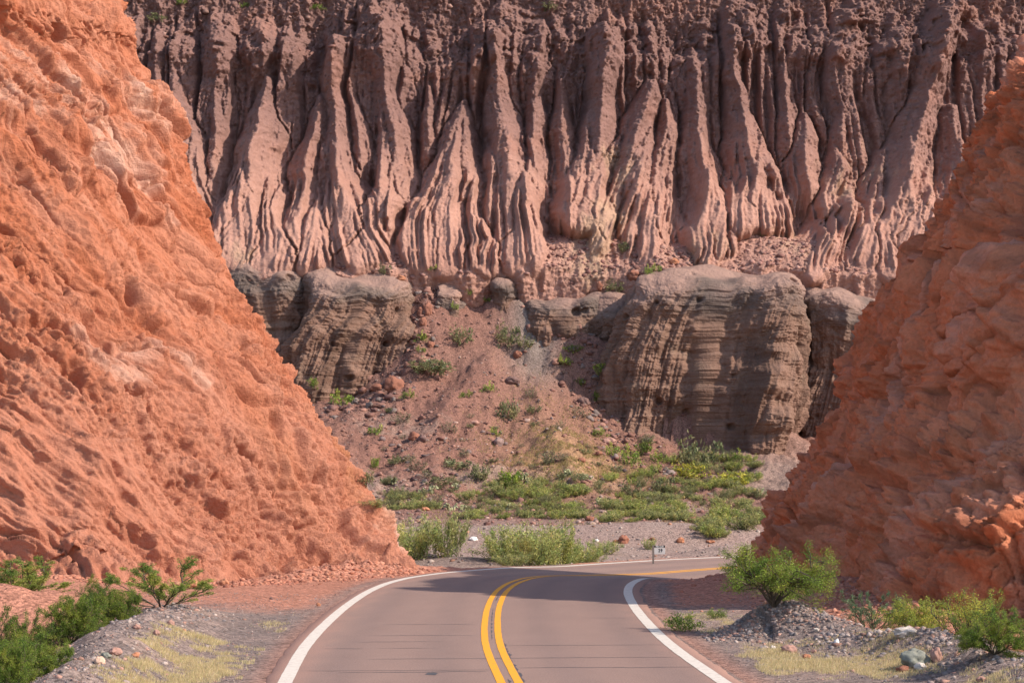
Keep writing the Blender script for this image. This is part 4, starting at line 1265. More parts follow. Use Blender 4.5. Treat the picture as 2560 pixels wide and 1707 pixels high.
def build_plants(cast):
    rr = R_(21)
    # near the road, each with its own stems
    A = proto('bush', 31, ACACIA, GREEN, True); A2 = proto('bush', 32, dict(ACACIA, tilt=(.1, 1.2)), GREEN, True)
    A3 = proto('bush', 33, FEATHER, BRIGHT, True); A4 = proto('bush', 34, dict(ACACIA, tilt=(.2, 1.0), ln=26), GREEN, True)
    A5 = proto('bush', 39, dict(FEATHER, tilt=(.2, 1.2), ln=26, stems=11), BRIGHT, True)
    T = proto('bush', 35, TREELET, GREEN + BRIGHT[:1], True)
    Y1 = proto('bush', 36, dict(ACACIA, ln=14, stems=11, tilt=(.1, 1.0)), YELLOW + BRIGHT, True)
    Y2 = proto('bush', 37, dict(ACACIA, ln=9, stems=10, tilt=(.1, .9)), YELLOW + BRIGHT[1:], True)
    TL = proto('bush', 38, dict(FEATHER, ln=16, stems=9, tilt=(.1, 1.0)), TEAL, True)
    G = 'bushes along the verges'
    def s(pr, f, x0, x1, y0, y1, lab, **k):
        (a, c), (b, d) = f(x0, y0), f(x1, y1)
        k.setdefault('wide', 1.08)
        return set_plant(cast, pr, a, b, c, d, lab, 'bush', G, **k)
    s(A3, r1, 770, 1420, 440, 725, 'bright green bush with wide feathery arms on bare red earth under the orange cliff', rz=.4)
    s(A5, r1, -60, 390, 450, 700, 'feathery green bush half hidden behind the low red earth mound', depth=44.5, rz=2.0)
    s(A, r1, 600, 1010, 690, 990, 'dense dark green bush with bare grey twigs at the end of the rubble ridge', rz=1.1, depth=38.5)
    s(A2, r1, 290, 660, 730, 1030, 'rounded green bush against the red earth mound', rz=2.2, depth=37)
    s(A4, r1, -60, 330, 720, 1130, 'tallest dark green bush at the edge of the rubble ridge, leaning upright sprays', rz=.2, depth=32)
    s(A, r1, 100, 560, 1000, 1250, 'low spreading green bush overhanging the pale rubble stones', rz=3.9, depth=29.5)
    s(A2, r1, -120, 200, 960, 1290, 'bushy green clump cut by the corner of the photo', rz=5.1, depth=28.5)
    s(T, r3, 650, 1330, 195, 580, 'large round green bush with dark forked stems behind the gravel mound', wide=.78, tall=.80)
    s(TL, r3, 1360, 1650, 520, 740, 'small blue green feathery bush between the red earth and the pale boulder', rz=.5, depth=38)
    s(Y1, r3, 1570, 1890, 560, 800, 'yellow green bush behind the pale weathered boulder', rz=2.5, depth=36)
    s(Y2, r3, 1890, 2230, 600, 880, 'tall yellow green bush with bare woody branches at the foot of the red cliff', rz=1.3, depth=33.5)
    s(A4, r3, 2040, 2420, 780, 1010, 'dark green bush spilling off the end of the rubble ridge at the red cliff', rz=4.0, depth=30)
    SM = proto('shrub', 41, dict(SHRUB, leaf=.06, ln=7, seg=.06), BRIGHT, False)
    s(SM, r3, 370, 550, 625, 720, 'small low green shrub in the pale grass beside the white edge line')
    s(SM, r3, 595, 690, 600, 655, 'tiny green shrub on red earth at the edge of the cliff shade', rz=1.0)
    # airy broom bushes beyond the bend
    b1 = proto('broom_bush', 51, BROOMC, BROOM, False, .22); b2 = proto('broom_bush', 52, dict(BROOMC, stems=40, tilt=(.05, 1.0)), BROOM[1:] + BRIGHT[:1], False, .22)
    b3 = proto('broom_bush', 53, dict(BROOMC, stems=26, len=1.2), BROOM + OLIVE[:1], False, .22)
    GB = 'wispy green bushes beyond the bend'
    def b(pr, x0, x1, y0, y1, lab, rz=0.0, g=GB):
        (a, c), (e, d) = r4(x0, y0), r4(x1, y1)
        return set_plant(cast, pr, a, e, c, d, lab, 'bush', g, rz=rz)
    b(b1, 400, 640, 850, 1060, 'wispy green bush touching the sunlit toe of the orange cliff')
    b(b3, 560, 810, 835, 1050, 'wispy green bush leaning over grey gravel beside the white stone', 1.0)
    b(b2, 850, 1130, 900, 1075, 'first wispy bush of the clump across the bend, next to the white stone', 2.0)
    b(b1, 1010, 1290, 870, 1100, 'tallest wispy yellow green bush in the middle of the clump across the bend', 3.0)
    b(b2, 1190, 1430, 890, 1112, 'wispy yellow green bush in the clump across the bend, on its sign side', 4.2)
    b(b3, 930, 1140, 1060, 1132, 'low dull green bush in front of the wispy clump at the road edge', .6)
    b(b3, 1150, 1330, 1020, 1122, 'dark tuft at the foot of the wispy clump', 5.0)
    b(b2, 1340, 1530, 1020, 1118, 'low yellow green bush ending the wispy clump towards the sign', 1.7)
    b(b3, 1430, 1600, 965, 1035, 'small green bush between the wispy clump and the sign', 2.8)
    b(b3, 1725, 1800, 955, 1012, 'tiny green tuft right behind the kilometre sign', .3)
    # the green belt behind the gravel bank: wispy plants one cannot tell apart
    c1 = proto('broom_bush', 54, dict(BROOMC, stems=24, len=.9, leaf=.14), BROOM + OLIVE, False, .25)
    c2 = proto('broom_bush', 55, dict(BROOMC, stems=20, len=.9, leaf=.14, tilt=(.05, 1.1)), BROOM[:2] + BRIGHT[:1], False, .25)
    c3 = proto('broom_bush', 56, dict(BROOMC, stems=22, len=.9, leaf=.12, tilt=(.05, 1.2)), OLIVE + BROOM[:1], False, .25)
    gb = 'green belt behind the gravel bank'
    for (x0, x1, y0, y1, n, wpx, prs) in ((760, 1400, 700, 850, 46, 85, (c1, c2, c3)), (1500, 1960, 775, 870, 34, 95, (c1, c2)), (2060, 2360, 800, 945, 20, 120, (c1, c1, c2)), (300, 640, 730, 805, 16, 100, (c3, c1)),
                                          (880, 1420, 660, 720, 16, 90, (c2, c1)), (1700, 2350, 690, 790, 26, 90, (c3, c1)), (860, 1420, 800, 850, 16, 80, (c1, c2)), (1480, 1900, 620, 760, 14, 70, (c3, c2)), (1900, 2360, 520, 690, 34, 90, (c3, c1, c2)), (300, 760, 640, 720, 10, 70, (c3,))):
        for i in range(n):
            x = rr.uniform(x0, x1); y = rr.uniform(y0, y1); w = wpx * rr.uniform(.6, 1.25)
            pr = prs[rr.randint(len(prs))]
            b(pr, x - w / 2, x + w / 2, y - w * rr.uniform(.35, .55), y, 'wispy green bush in the belt behind the gravel bank', rr.uniform(0, 6), gb)
    # shrubs on the fan and on the slopes
    d1 = proto('shrub', 61, SHRUB, BRIGHT, False); d2 = proto('shrub', 62, dict(SHRUB, stems=14), OLIVE, False); d3 = proto('shrub', 63, WIRY, DULL + OLIVE[:1], False)
    d4 = proto('shrub', 64, dict(SHRUB, stems=15), YELLOW, False); d5 = proto('shrub', 65, SHRUB, GREEN, False)
    for pr, f, x0, x1, y0, y1, lab in (
            (d4, r4, 1890, 2070, 550, 632, 'brightest yellow green shrub on the fan below the widest bluff'), (d4, r4, 2085, 2200, 600, 672, 'yellow shrub beside another at the shaded foot of the red cliff, nearer the bluff'), (d4, r4, 2180, 2300, 595, 668, 'yellow shrub almost touching the red cliff'),
            (d2, r4, 1910, 2120, 420, 575, 'big olive shrub in front of the grey debris cone'), (d1, r4, 2185, 2260, 475, 548, 'green shrub beyond the grey debris cone below the ragged prow'), (d1, r4, 1765, 1850, 480, 545, 'bright shrub with a second one just below it on the fan'),
            (d1, r4, 1755, 1820, 540, 605, 'bright shrub just below its twin on the fan'), (d1, r4, 1640, 1700, 610, 665, 'bright green shrub on bare pink gravel of the fan'), (d2, r4, 1600, 1700, 650, 725, 'olive green shrub just under the bright one on pink gravel'),
            (d1, r4, 1525, 1605, 440, 502, 'green shrub by the round pink boulder at the gully mouth'), (d1, r4, 1610, 1710, 455, 555, 'airy green shrub at the foot of the shaded bluff'), (d5, r4, 1690, 1785, 435, 505, 'dark green shrub in the shade at the bluff foot'),
            (d2, r4, 1770, 1880, 610, 720, 'olive shrub in the middle of the pink fan'), (d1, r4, 60, 185, 160, 242, 'bright green shrub below the fluted bluff'), (d1, r4, 440, 508, 155, 202, 'small bright shrub on the red talus near the tumbled boulders'),
            (d1, r4, 872, 935, 115, 168, 'light green shrub high on the talus near its crest'), (d1, r4, 745, 812, 160, 198, 'low green shrub on the upper talus'), (d2, r4, 955, 1062, 215, 315, 'round olive shrub on the sunny talus ridge'),
            (d1, r4, 248, 335, 345, 395, 'vivid green shrub low on the talus near the orange cliff'), (d3, r4, 645, 742, 330, 385, 'grey wiry shrub on the red talus'), (d1, r4, 1265, 1345, -10, 22, 'bright shrub at the edge of the shade in the gully'),
            (d5, r4, 1465, 1535, 15, 75, 'dark shrub among boulders in the shaded gully'), (d3, r4, 1098, 1165, 140, 200, 'wiry grey shrub on the talus crest'), (d2, r4, 655, 785, 530, 578, 'olive shrub beside pale cactus on the lower talus'),
            (d5, r4, 945, 1112, 590, 672, 'broad green shrub at the bottom of the talus ridge'), (d2, r4, 800, 905, 555, 642, 'olive shrub tangled with cactus at the talus foot'), (d3, r4, 465, 572, 535, 585, 'dull shrub on the lower red talus'),
            (d1, r4, 898, 965, 358, 405, 'pale green shrub by the lone grey boulder'), (d5, r4, 265, 325, 512, 578, 'dark green shrub on the lower talus next to the orange cliff'), (d1, r4, 1438, 1525, 358, 402, 'green shrub where the gully opens'),
            (d2, r4, 490, 690, -5, 62, 'wide olive shrub spread across the top of the talus under the fluted bluff'), (d5, r4, 1368, 1425, 95, 140, 'dim green shrub in the shaded gully'), (d5, r4, 1448, 1505, 165, 222, 'dim green shrub lower in the shaded gully'),
            (d3, r4, 1330, 1445, 250, 305, 'thin dull shrub in the shaded gully'), (d3, r4, 1165, 1310, 485, 550, 'dry olive shrub in the yellow grass of the sunny ridge'), (d3, r4, 385, 480, 275, 335, 'grey dry shrub on the talus'),
            (d2, r4, 200, 290, 590, 660, 'olive shrub near the toe of the orange cliff'), (d2, r4, 575, 700, 620, 670, 'dry olive shrub at the talus foot'), (d3, r4, 735, 805, 470, 515, 'yellowish dry shrub on the lower talus'),
            (d2, r4, 1540, 1620, 560, 600, 'low green shrub on the pink fan'), (d3, r4, 1250, 1315, 320, 362, 'grey stick shrub on the bare sunny ridge'),
            (d2, r5, 1050, 1115, 378, 432, 'green shrub on the debris apron above the fluted bluff'), (d1, r5, 1275, 1340, 770, 832, 'green shrub in the boulder chute'), (d1, r5, 1272, 1335, 855, 893, 'bright shrub lower in the boulder chute'),
            (d2, r5, 1475, 1595, 745, 840, 'olive shrub on the flank of the upper talus'), (d1, r5, 1478, 1525, 595, 642, 'green shrub leaning on the slim rock pillar'), (d1, r5, 1565, 1615, 505, 555, 'green shrub in the upper chute'),
            (d1, r5, 1665, 1715, 565, 598, 'small green shrub just below the dark rock knob'), (d1, r5, 1355, 1412, 382, 412, 'small green shrub at the head of the chute'), (d5, r5, 635, 705, 1045, 1105, 'dark green shrub at the foot of the fluted bluff'),
            (d2, r5, 1740, 1865, 720, 850, 'dull green shrub under the banded ledge'), (d2, r5, 1850, 1960, 800, 870, 'olive shrub on the grey gravel strip'), (d2, r5, 1245, 1450, 940, 1010, 'long low olive shrub on the talus under the pillar'),
            (d1, r6, 495, 545, 365, 435, 'bright green shrub on the apron above the widest bluff'), (d1, r6, 545, 605, 370, 420, 'bright green shrub next to a brighter one on the apron'), (d2, r6, 265, 395, 475, 535, 'olive shrub beside the orange boulder above the ledge'),
            (d5, r6, 1165, 1235, 145, 215, 'dark green shrub on the shaded slope above the widest bluff'), (d5, r6, 15, 125, 850, 895, 'dim green shrub in the shade of the ledge'), (d1, r6, -5, 65, 905, 965, 'bright shrub in a sun fleck beneath the ledge'),
            (d2, r7, 150, 245, 75, 112, 'olive shrub on the rubble cap beside the orange cliff'), (d1, r7, 300, 355, -12, 22, 'green shrub on the rubble cap at the rim of the photo'), (d1, r7, 640, 695, 5, 40, 'green shrub on the upper rubble'),
            (d1, r7, 1015, 1085, 15, 52, 'green shrub by a round block on the upper rubble'), (d2, r7, 2255, 2335, 15, 52, 'olive shrub on the cap over the tallest pillar'), (d2, r6, 345, 415, 245, 300, 'dull shrub in the gully between the spires')):
        (a, c), (e, d) = f(x0, y0), f(x1, y1)
        set_plant(cast, pr, a, e, c, d, lab, 'shrub', 'shrubs scattered on the slopes', rz=rr.uniform(0, 6))
    for i in range(70):
        x = rr.uniform(250, 2300); y = rr.uniform(250, 760)
        if y < 420 and x > 1300: continue
        pr = (d3, d2, d3, d2)[i % 4]; w = rr.uniform(35, 85)
        (a, c), (e, d) = r4(x - w / 2, y - w * .5), r4(x + w / 2, y)
        p, n, ob = cast((a + e) / 2, d)
        if ob is None or not ob.name.startswith('ground'): continue
        set_plant(cast, pr, a, e, c, d, 'small dry olive shrub dotted on the red talus', 'shrub', 'small dry shrubs dotted on the talus', rz=rr.uniform(0, 6))
    for pr in (A, A2, A3, A4, A5, T, Y1, Y2, TL, SM, b1, b2, b3, c1, c2, c3, d1, d2, d3, d4, d5):
        if not pr['used']:
            for o in pr['kids'] + [pr['root']]:
                bpy.data.objects.remove(o)
    # prickly pears: flat pads stacked edge to edge
    M_pad = plain('cactus_skin', (.30, .29, .15), .6, .3, .2)
    def cactus(seed):
        r = R_(seed); V = []; Fc = []; V0, F0 = ICO2
        def pad(p, d, s, lv):
            c = p + d * s * .9; side = unit(np.cross(d, r.normal(size=3))); nn = np.cross(d, side)
            V.append(c + V0[:, :1] * side * s * .75 + V0[:, 1:2] * nn * s * .16 + V0[:, 2:] * d * s); Fc.append(F0 + len(V0) * len(Fc))
            if lv < 2:
                for k in range(r.randint(1, 4)):
                    pad(c + d * s * .75 + side * s * r.uniform(-.5, .5), unit(d + side * r.uniform(-.9, .9) + r.normal(size=3) * .25), s * .85, lv + 1)
        for k in range(6):
            pad(np.array([r.uniform(-.5, .5), r.uniform(-.3, .3), -.05]), unit(np.array([r.normal() * .4, r.normal() * .4, 1])), .16, 0)
        return mesh_np('cactus', np.concatenate(V), np.concatenate(Fc), M_pad, size=3)
    cs = [cactus(1), cactus(2)]; used = [False, False]
    for i, (x, y) in enumerate(((700, 562), (760, 572), (1092, 640), (1110, 655), (1300, 640), (1330, 615), (350, 655), (400, 660), (540, 715), (600, 712), (690, 800), (755, 804), (1000, 803), (1420, 640), (860, 630), (730, 690), (1350, 690), (1960, 500), (2330, 720), (1500, 770))):
        p, n, ob = cast(*r4(x, y))
        if p is None: continue
        k = i % 2
        o = cs[k] if not used[k] else cs[k].copy()
        if used[k]: COL.objects.link(o)
        used[k] = True
        o.location = p; o.rotation_euler = (0, 0, rr.uniform(0, 6)); q = rr.uniform(.5, .85); o.scale = (q, q, q)
        tag(o, 'pale prickly pear clump on the lower talus', 'cactus', 'prickly pears on the lower talus')


def build_boulders(cast):
    rr = R_(8)
    M_st = earth('stone', 2.0, .22, .02, 12.0)
    RED, ORG, PNK, PAL, GRY, DRK = (.27, .115, .075), (.42, .18, .10), (.36, .20, .155), (.50, .42, .36), (.22, .215, .175), (.17, .10, .085)
    G = 'single boulders and stones'
    for i, (f, x0, x1, y0, y1, col, lab) in enumerate((
            (r3, 1672, 1842, 828, 935, GRY, 'grey green round boulder on the rubble ridge, biggest stone by the road'), (r3, 1838, 1902, 815, 905, PNK, 'upright pink slab leaning by the grey green boulder'),
            (r3, 1630, 1758, 700, 765, PAL, 'pale weathered boulder in front of the yellow green bush'), (r3, 1005, 1095, 800, 855, PNK, 'rounded pink stone in the dry grass'), (r3, 1125, 1168, 852, 882, ORG, 'small rust red stone in the dry grass'),
            (r3, 1298, 1328, 770, 798, (.75, .72, .68), 'small white stone at the gravel mound foot'), (r3, 1650, 1720, 918, 955, RED, 'red stone tucked under the grey green boulder'), (r3, 1745, 1810, 900, 945, PAL, 'pale pink stone next to the grey green boulder'),
            (r3, 2090, 2140, 975, 1010, PNK, 'pink stone at the end of the rubble ridge'), (r3, 945, 975, 805, 832, PAL, 'pale pebble at the grass edge'), (r3, 1170, 1200, 825, 850, PNK, 'small pinkish stone beside the rubble ridge'), (r3, 1185, 1218, 705, 730, PAL, 'whitish stone at the tail of the gravel mound'),
            (r1, 1500, 1562, 538, 590, ORG, 'orange boulder alone on the red earth below the orange cliff'), (r1, 1275, 1355, 535, 612, ORG, 'orange block behind the feathery bush'), (r1, 2162, 2192, 698, 728, ORG, 'small orange stone on the old tarmac strip'),
            (r1, 1140, 1195, 815, 858, PNK, 'pink stone on the grey gravel'), (r1, 640, 712, 1068, 1135, (.55, .36, .26), 'pale orange stone on the rubble ridge'), (r1, 735, 825, 1005, 1065, PNK, 'pink stone on the rubble ridge beside bare twigs'), (r1, 895, 950, 1040, 1075, ORG, 'orange stone on the rubble ridge'),
            (r1, 1045, 1090, 885, 925, PNK, 'rosy stone at the top of the rubble ridge'), (r1, 905, 960, 845, 885, PNK, 'pinkish stone under the dense dark bush'), (r1, 1235, 1275, 878, 905, ORG, 'flat orange stone on grey gravel'), (r1, 2062 - 220, 1865, 660, 680, DRK, 'dark pebble in the cliff shadow'), (r1, 690, 760, 1040, 1080, GRY, 'bluish grey stone on the rubble ridge'),
            (r4, 928, 982, 408, 465, (.26, .17, .145), 'lone grey boulder on the sunny talus'), (r4, 1508, 1585, 412, 452, PNK, 'round pink boulder at the gully mouth'), (r4, 1380, 1422, 518, 548, RED, 'dark red boulder on the yellow grass ridge'), (r4, 1472, 1512, 484, 512, RED, 'dark red boulder beside the gully'),
            (r4, 345, 445, 85, 172, RED, 'largest red boulder tumbled below the fluted bluff'), (r4, 265, 345, 125, 170, RED, 'red boulder piled against the largest tumbled one'), (r4, 360, 420, 78, 120, RED, 'red boulder on top of the tumbled pile'), (r4, 472, 532, 382, 432, RED, 'red boulder in the middle of the talus'),
            (r4, 520, 570, 400, 440, DRK, 'darker boulder beside the red one in mid talus'), (r4, 1418, 1468, 832, 862, RED, 'red rock on the crest of the gravel bank'), (r4, 1595, 1652, 935, 985, RED, 'dark red boulder at the bank foot near the sign'), (r4, 1565, 1600, 958, 978, ORG, 'small rusty stone touching the dark red boulder'),
            (r4, 1908, 1948, 945, 980, ORG, 'orange split boulder by the kilometre sign'), (r4, 2062, 2112, 960, 978, ORG, 'flat orange stone on the gravel flat'), (r4, 798, 842, 944, 966, (.72, .66, .60), 'white stone beside the wispy bushes'), (r4, 540, 582, 783, 806, ORG, 'rusty boulder on the bank near the orange cliff'),
            (r4, 510, 545, 795, 812, DRK, 'dark stone beside the rusty boulder on the bank'), (r4, 1960, 2032, 838, 872, RED, 'broken red rock on the bank crest'), (r4, 1468, 1490, 955, 972, (.72, .66, .60), 'tiny white stone on the bank'), (r4, 440, 480, 508, 528, DRK, 'dark stone on the lower talus'),
            (r4, 800, 850, 322, 345, PNK, 'pinkish stone on the talus'), (r4, 1760, 1790, 945, 965, RED, 'red stone behind the sign'), (r4, 990, 1065, 85, 130, DRK, 'long dark boulder at the shade edge on the talus crest'), (r4, 1380, 1440, 195, 245, DRK, 'black shadowed boulder in the gully'),
            (r5, 618, 668, 1128, 1172, RED, 'reddish boulder below the bluff near the orange cliff'), (r5, 1150, 1205, 440, 475, ORG, 'yellowish boulder above the fluted bluff'), (r5, 1310, 1365, 600, 680, RED, 'big boulder stuck in the chute'), (r5, 1278, 1322, 625, 682, RED, 'boulder wedged in the chute beside a larger one'),
            (r5, 1290, 1335, 690, 740, RED, 'boulder lower in the chute'), (r5, 1335, 1375, 825, 870, RED, 'boulder at the pillar foot'), (r5, 1840, 1895, 885, 930, RED, 'dark red boulder on the grey gravel strip'), (r5, 1800, 1875, 1038, 1085, DRK, 'wedge of dark rock on the talus crest'),
            (r5, 1700, 1740, 765, 790, PNK, 'pink stone below the rock knob'), (r6, 203, 252, 468, 532, RED, 'orange boulder above the banded ledge'), (r6, 400, 475, 408, 470, RED, 'dark boulder above the recessed shoulder'), (r6, 640, 705, 340, 385, ORG, 'pink block on the apron above the widest bluff'), (r6, 265, 330, 1395, 1440, PNK, 'grey pink boulder at the foot of the shaded shoulder'))):
        (a, c), (b, d) = f(x0, y0), f(x1, y1)
        p, n, ob = cast((a + b) / 2, d - .15 * (d - c))
        if p is None: continue
        W = (b - a) / F * p.y / 2; H = (d - c) / F * p.y / 2
        o = boulder_mesh('boulder' if W > .16 else 'stone', 3 + i, col, M_st)
        o.location = (p.x, p.y + W * .4, p.z + H * .55); o.scale = (W, W * .9, H * 1.05); o.rotation_euler = (rr.uniform(-.2, .2), rr.uniform(-.2, .2), rr.uniform(-.5, .5))
        tag(o, lab, 'boulder' if W > .16 else 'stone', G)
    # loose stones nobody could count
    def gpts(n, fx, fy):
        x, y = fx(n), fy(n)
        off, rz = road_near(x, y)
        k = np.abs(off) > 3.95
        return x[k], y[k]
    def cast_cols(pal, n):
        pal = np.array(pal); c = pal[rr.randint(0, len(pal), n)] * rr.uniform(.7, 1.3, (n, 1)); return c
    # talus
    n = 6500
    y = rr.uniform(104, 150, n); x = rr.uniform(-.105, .105, n) * y
    dens = sst(-.35, .45, fbm(x * .25, y * .2, 7, 3) + .2 * sst(3, -3, x)) + .25
    k = rr.rand(n) < dens; x, y = x[k], y[k]
    z = ground_z(x, y); sz = .03 + .17 * rr.rand(len(x)) ** 7 + .045 * rr.rand(len(x))
    stones('scree', np.stack([x, y, z], 1), sz, cast_cols([(.24, .12, .09), (.28, .15, .115), (.20, .10, .08), (.33, .22, .18), (.17, .12, .11)], len(x)), 3, M_st)
    # bouldery gullies
    P_ = []
    for (x0, y0, x1, y1, w, m, big) in ((4.2, 149, 7.8, 139, 1.3, 500, .28), (-6.4, 149, -7.6, 143, 1.0, 260, .28), (-12, 144, -9, 137, 1.6, 220, .3), (-5, 135, -6.5, 121, 1.2, 160, .24), (6, 137, 9, 131, 1.2, 120, .26)):
        t = rr.rand(m); x = x0 + (x1 - x0) * t + rr.normal(size=m) * w; y = y0 + (y1 - y0) * t + rr.normal(size=m) * w * .6
        P_.append(np.stack([x, y, ground_z(x, y),   .06 + big * rr.rand(m) ** 4], 1))
    P_ = np.concatenate(P_)
    stones('rubble', P_[:, :3], P_[:, 3], cast_cols([(.22, .11, .085), (.27, .14, .105), (.17, .09, .075), (.20, .15, .13)], len(P_)), 5, M_st, sub=2)
    # rubble on the aprons and the cap of the wall, lying on its surface
    V = np.stack(WALLV, -1) if False else WALLV
    z = V[..., 2]
    gyz = np.gradient(V[..., 1], axis=0)
    ok = APM & (z > 16.5) & (z < 22.5) & (gyz > .05) & (np.abs(V[..., 0]) < 34)
    ok2 = (z > 37) & (z < 48) & (np.abs(V[..., 0]) < 45)
    for msk, n, s0, s1, nm in ((ok, 3400, .04, .22, 'scree'), (ok2, 900, .05, .26, 'rubble')):
        q = V[msk]; q = q[rr.randint(0, len(q), n)]
        stones(nm, q, s0 + s1 * rr.rand(n) ** 5, cast_cols([(.25, .125, .10), (.29, .155, .125), (.20, .10, .08), (.33, .19, .15)], n), 9, M_st)
    # valley floor
    n = 5000
    x, y = gpts(n, lambda n: rr.uniform(-13, 15, n), lambda n: rr.uniform(72, 106, n))
    stones('gravel', np.stack([x, y, ground_z(x, y)], 1), .02 + .10 * rr.rand(len(x)) ** 5, cast_cols([(.26, .20, .175), (.22, .18, .17), (.33, .26, .22), (.34, .18, .12)], len(x)), 11, M_st)
    # verge gravel and the rubble ridges
    X, Y, Sz = [], [], []
    def add(x, y, s): X.append(x); Y.append(y); Sz.append(s)
    n = 24000
    x, y = gpts(n, lambda n: rr.uniform(-9, 10, n), lambda n: 26 + 24 * rr.rand(n) ** 1.3)
    add(x, y, .006 + .018 * rr.rand(len(x)) ** 3)
    for pts, m, w, s1 in (([(-5.7, 24), (-6.0, 28), (-6.6, 34), (-6.7, 39), (-6.9, 42)], 2300, .55, .045), ([(3.9, 37.4), (4.7, 38.7), (5.4, 38.3), (6.2, 36.6)], 3200, .55, .05), ([(5.4, 35.8), (6.8, 34.6), (7.2, 32.6), (7.3, 30), (7.6, 25)], 2800, .6, .06)):
        pts = np.array(pts); t = rr.rand(m) * (len(pts) - 1); i = t.astype(int); q = pts[i] + (pts[np.minimum(i + 1, len(pts) - 1)] - pts[i]) * (t - i)[:, None]
        add(q[:, 0] + rr.normal(size=m) * w, q[:, 1] + rr.normal(size=m) * w, .009 + s1 * rr.rand(m) ** 3.5)
    x, y, s = map(np.concatenate, (X, Y, Sz))
    k = np.abs(road_near(x, y)[0]) > 3.95 + s; x, y, s = x[k], y[k], s[k]
    stones('gravel', np.stack([x, y, ground_z(x, y)], 1), s, cast_cols([(.24, .18, .16), (.18, .15, .145), (.28, .20, .17), (.34, .19, .145), (.36, .28, .24), (.20, .165, .155)], len(x)), 13, M_st)
    # red crumbs below the cliffs and on the berm
    X, Y = [], []
    for pts, n, w in (([(-2.6, 63.6), (-4.8, 59.2), (-7.4, 55.3), (-10.6, 53.2), (-15, 51.5), (-20, 50)], 7000, .55), ([(6.3, 59.5), (6.9, 54), (7.4, 48), (7.9, 42.5), (9.6, 39.5)], 5000, .5)):
        pts = np.array(pts); t = rr.rand(n) * (len(pts) - 1); i = t.astype(int); q = pts[i] + (pts[np.minimum(i + 1, len(pts) - 1)] - pts[i]) * (t - i)[:, None]
        X.append(q[:, 0] + rr.normal(size=n) * w + rr.normal(size=n) * w * (rr.rand(n) < .2) * 3); Y.append(q[:, 1] - np.abs(rr.normal(size=n)) * w * 1.2)
    x, y = np.concatenate(X), np.concatenate(Y)
    k = np.abs(road_near(x, y)[0]) > 4.0; x, y = x[k], y[k]
    stones('debris', np.stack([x, y, ground_z(x, y)], 1), .010 + .085 * rr.rand(len(x)) ** 6, cast_cols([(.40, .16, .10), (.44, .20, .13), (.33, .13, .085)], len(x)), 15, M_st)


def build_grass():
    rr = R_(77)
    def blades(name, pts, h, pal, wid):
        n = len(pts); th = rr.uniform(0, 6.28, n); ln = rr.uniform(.1, .8, n)
        d = np.stack([np.cos(th) * ln, np.sin(th) * ln, np.ones(n)], 1) * (h * rr.uniform(.5, 1.3, n))[:, None]
        w = np.stack([-np.sin(th + 1), np.cos(th + 1), np.zeros(n)], 1) * wid
        V = np.stack([pts - w, pts + w, pts + d], 1)
        Fc = np.arange(n * 3).reshape(-1, 3)
        pal = np.array(pal); c = pal[rr.randint(0, len(pal), n)] * rr.uniform(.75, 1.25, (n, 1))
        return tag(mesh_np(name, V.reshape(-1, 3), Fc, M_leaf, np.repeat(c, 3, 0), smooth=False, size=3), kind='stuff')
    STRAW = [(.62, .49, .27), (.56, .45, .22), (.68, .55, .33), (.46, .41, .17), (.58, .42, .24)]
    def patch(n, x0, x1, y0, y1, thr, sc, seed, cut=None):
        x = rr.uniform(x0, x1, n); y = rr.uniform(y0, y1, n)
        m = fbm(x * sc, y * sc * .6, seed, 3)
        e = np.minimum(np.minimum(x - x0, x1 - x) / 1.0, np.minimum(y - y0, y1 - y) / 1.6)
        k = rr.rand(n) < .85 * sst(thr - .12, thr + .35, m + .35 * np.clip(e, 0, 1) - .3 + .35 * n3(x * 3.5, y * 2.5, seed))
        if cut is not None: k &= cut(x, y)
        x, y = x[k], y[k]
        k = np.abs(road_near(x, y)[0]) > 4.05; x, y = x[k], y[k]
        return np.stack([x, y, ground_z(x, y) - .01], 1), (m[:0] if False else None)
    a, _ = patch(210000, -6.4, -3.9, 25, 36.6, -.06, .75, 1, lambda x, y: x < -3.9 - .10 * (36 - y) * -1 * 0)
    b, _ = patch(210000, 3.4, 7.4, 24, 36.5, -.05, .75, 4, lambda x, y: x < 7.6)
    c, _ = patch(26000, 3.5, 5.2, 38.5, 43.6, -.05, .6, 6)
    d, _ = patch(9000, -5.4, -4.1, 38, 44, .02, .7, 8)
    p = np.concatenate([a, b, c, d])
    blades('grass', p, np.full(len(p), .062) * (1 + .6 * fbm(p[:, 0] * .8, p[:, 1] * .8, 3, 2)), STRAW, .0042)
    # thin tawny grass on the sunny ridge of the talus and the flats beyond the bend
    n = 26000
    x = rr.normal(size=n) * 3.2 + 4.0; y = rr.normal(size=n) * 6 + 131
    k = (fbm(x * .5, y * .4, 2, 3) > -.05) & (y > 116) & (y < 146); x, y = x[k], y[k]
    x2 = rr.uniform(-12, 14, 12000); y2 = rr.uniform(104, 122, 12000); k = fbm(x2 * .4, y2 * .3, 12, 3) > .05; x = np.concatenate([x, x2[k]]); y = np.concatenate([y, y2[k]])
    q = np.stack([x, y, ground_z(x, y) - .02], 1)
    blades('grass', q, np.full(len(q), .16), [(.40, .28, .11), (.34, .27, .10), (.30, .26, .09)], .02)


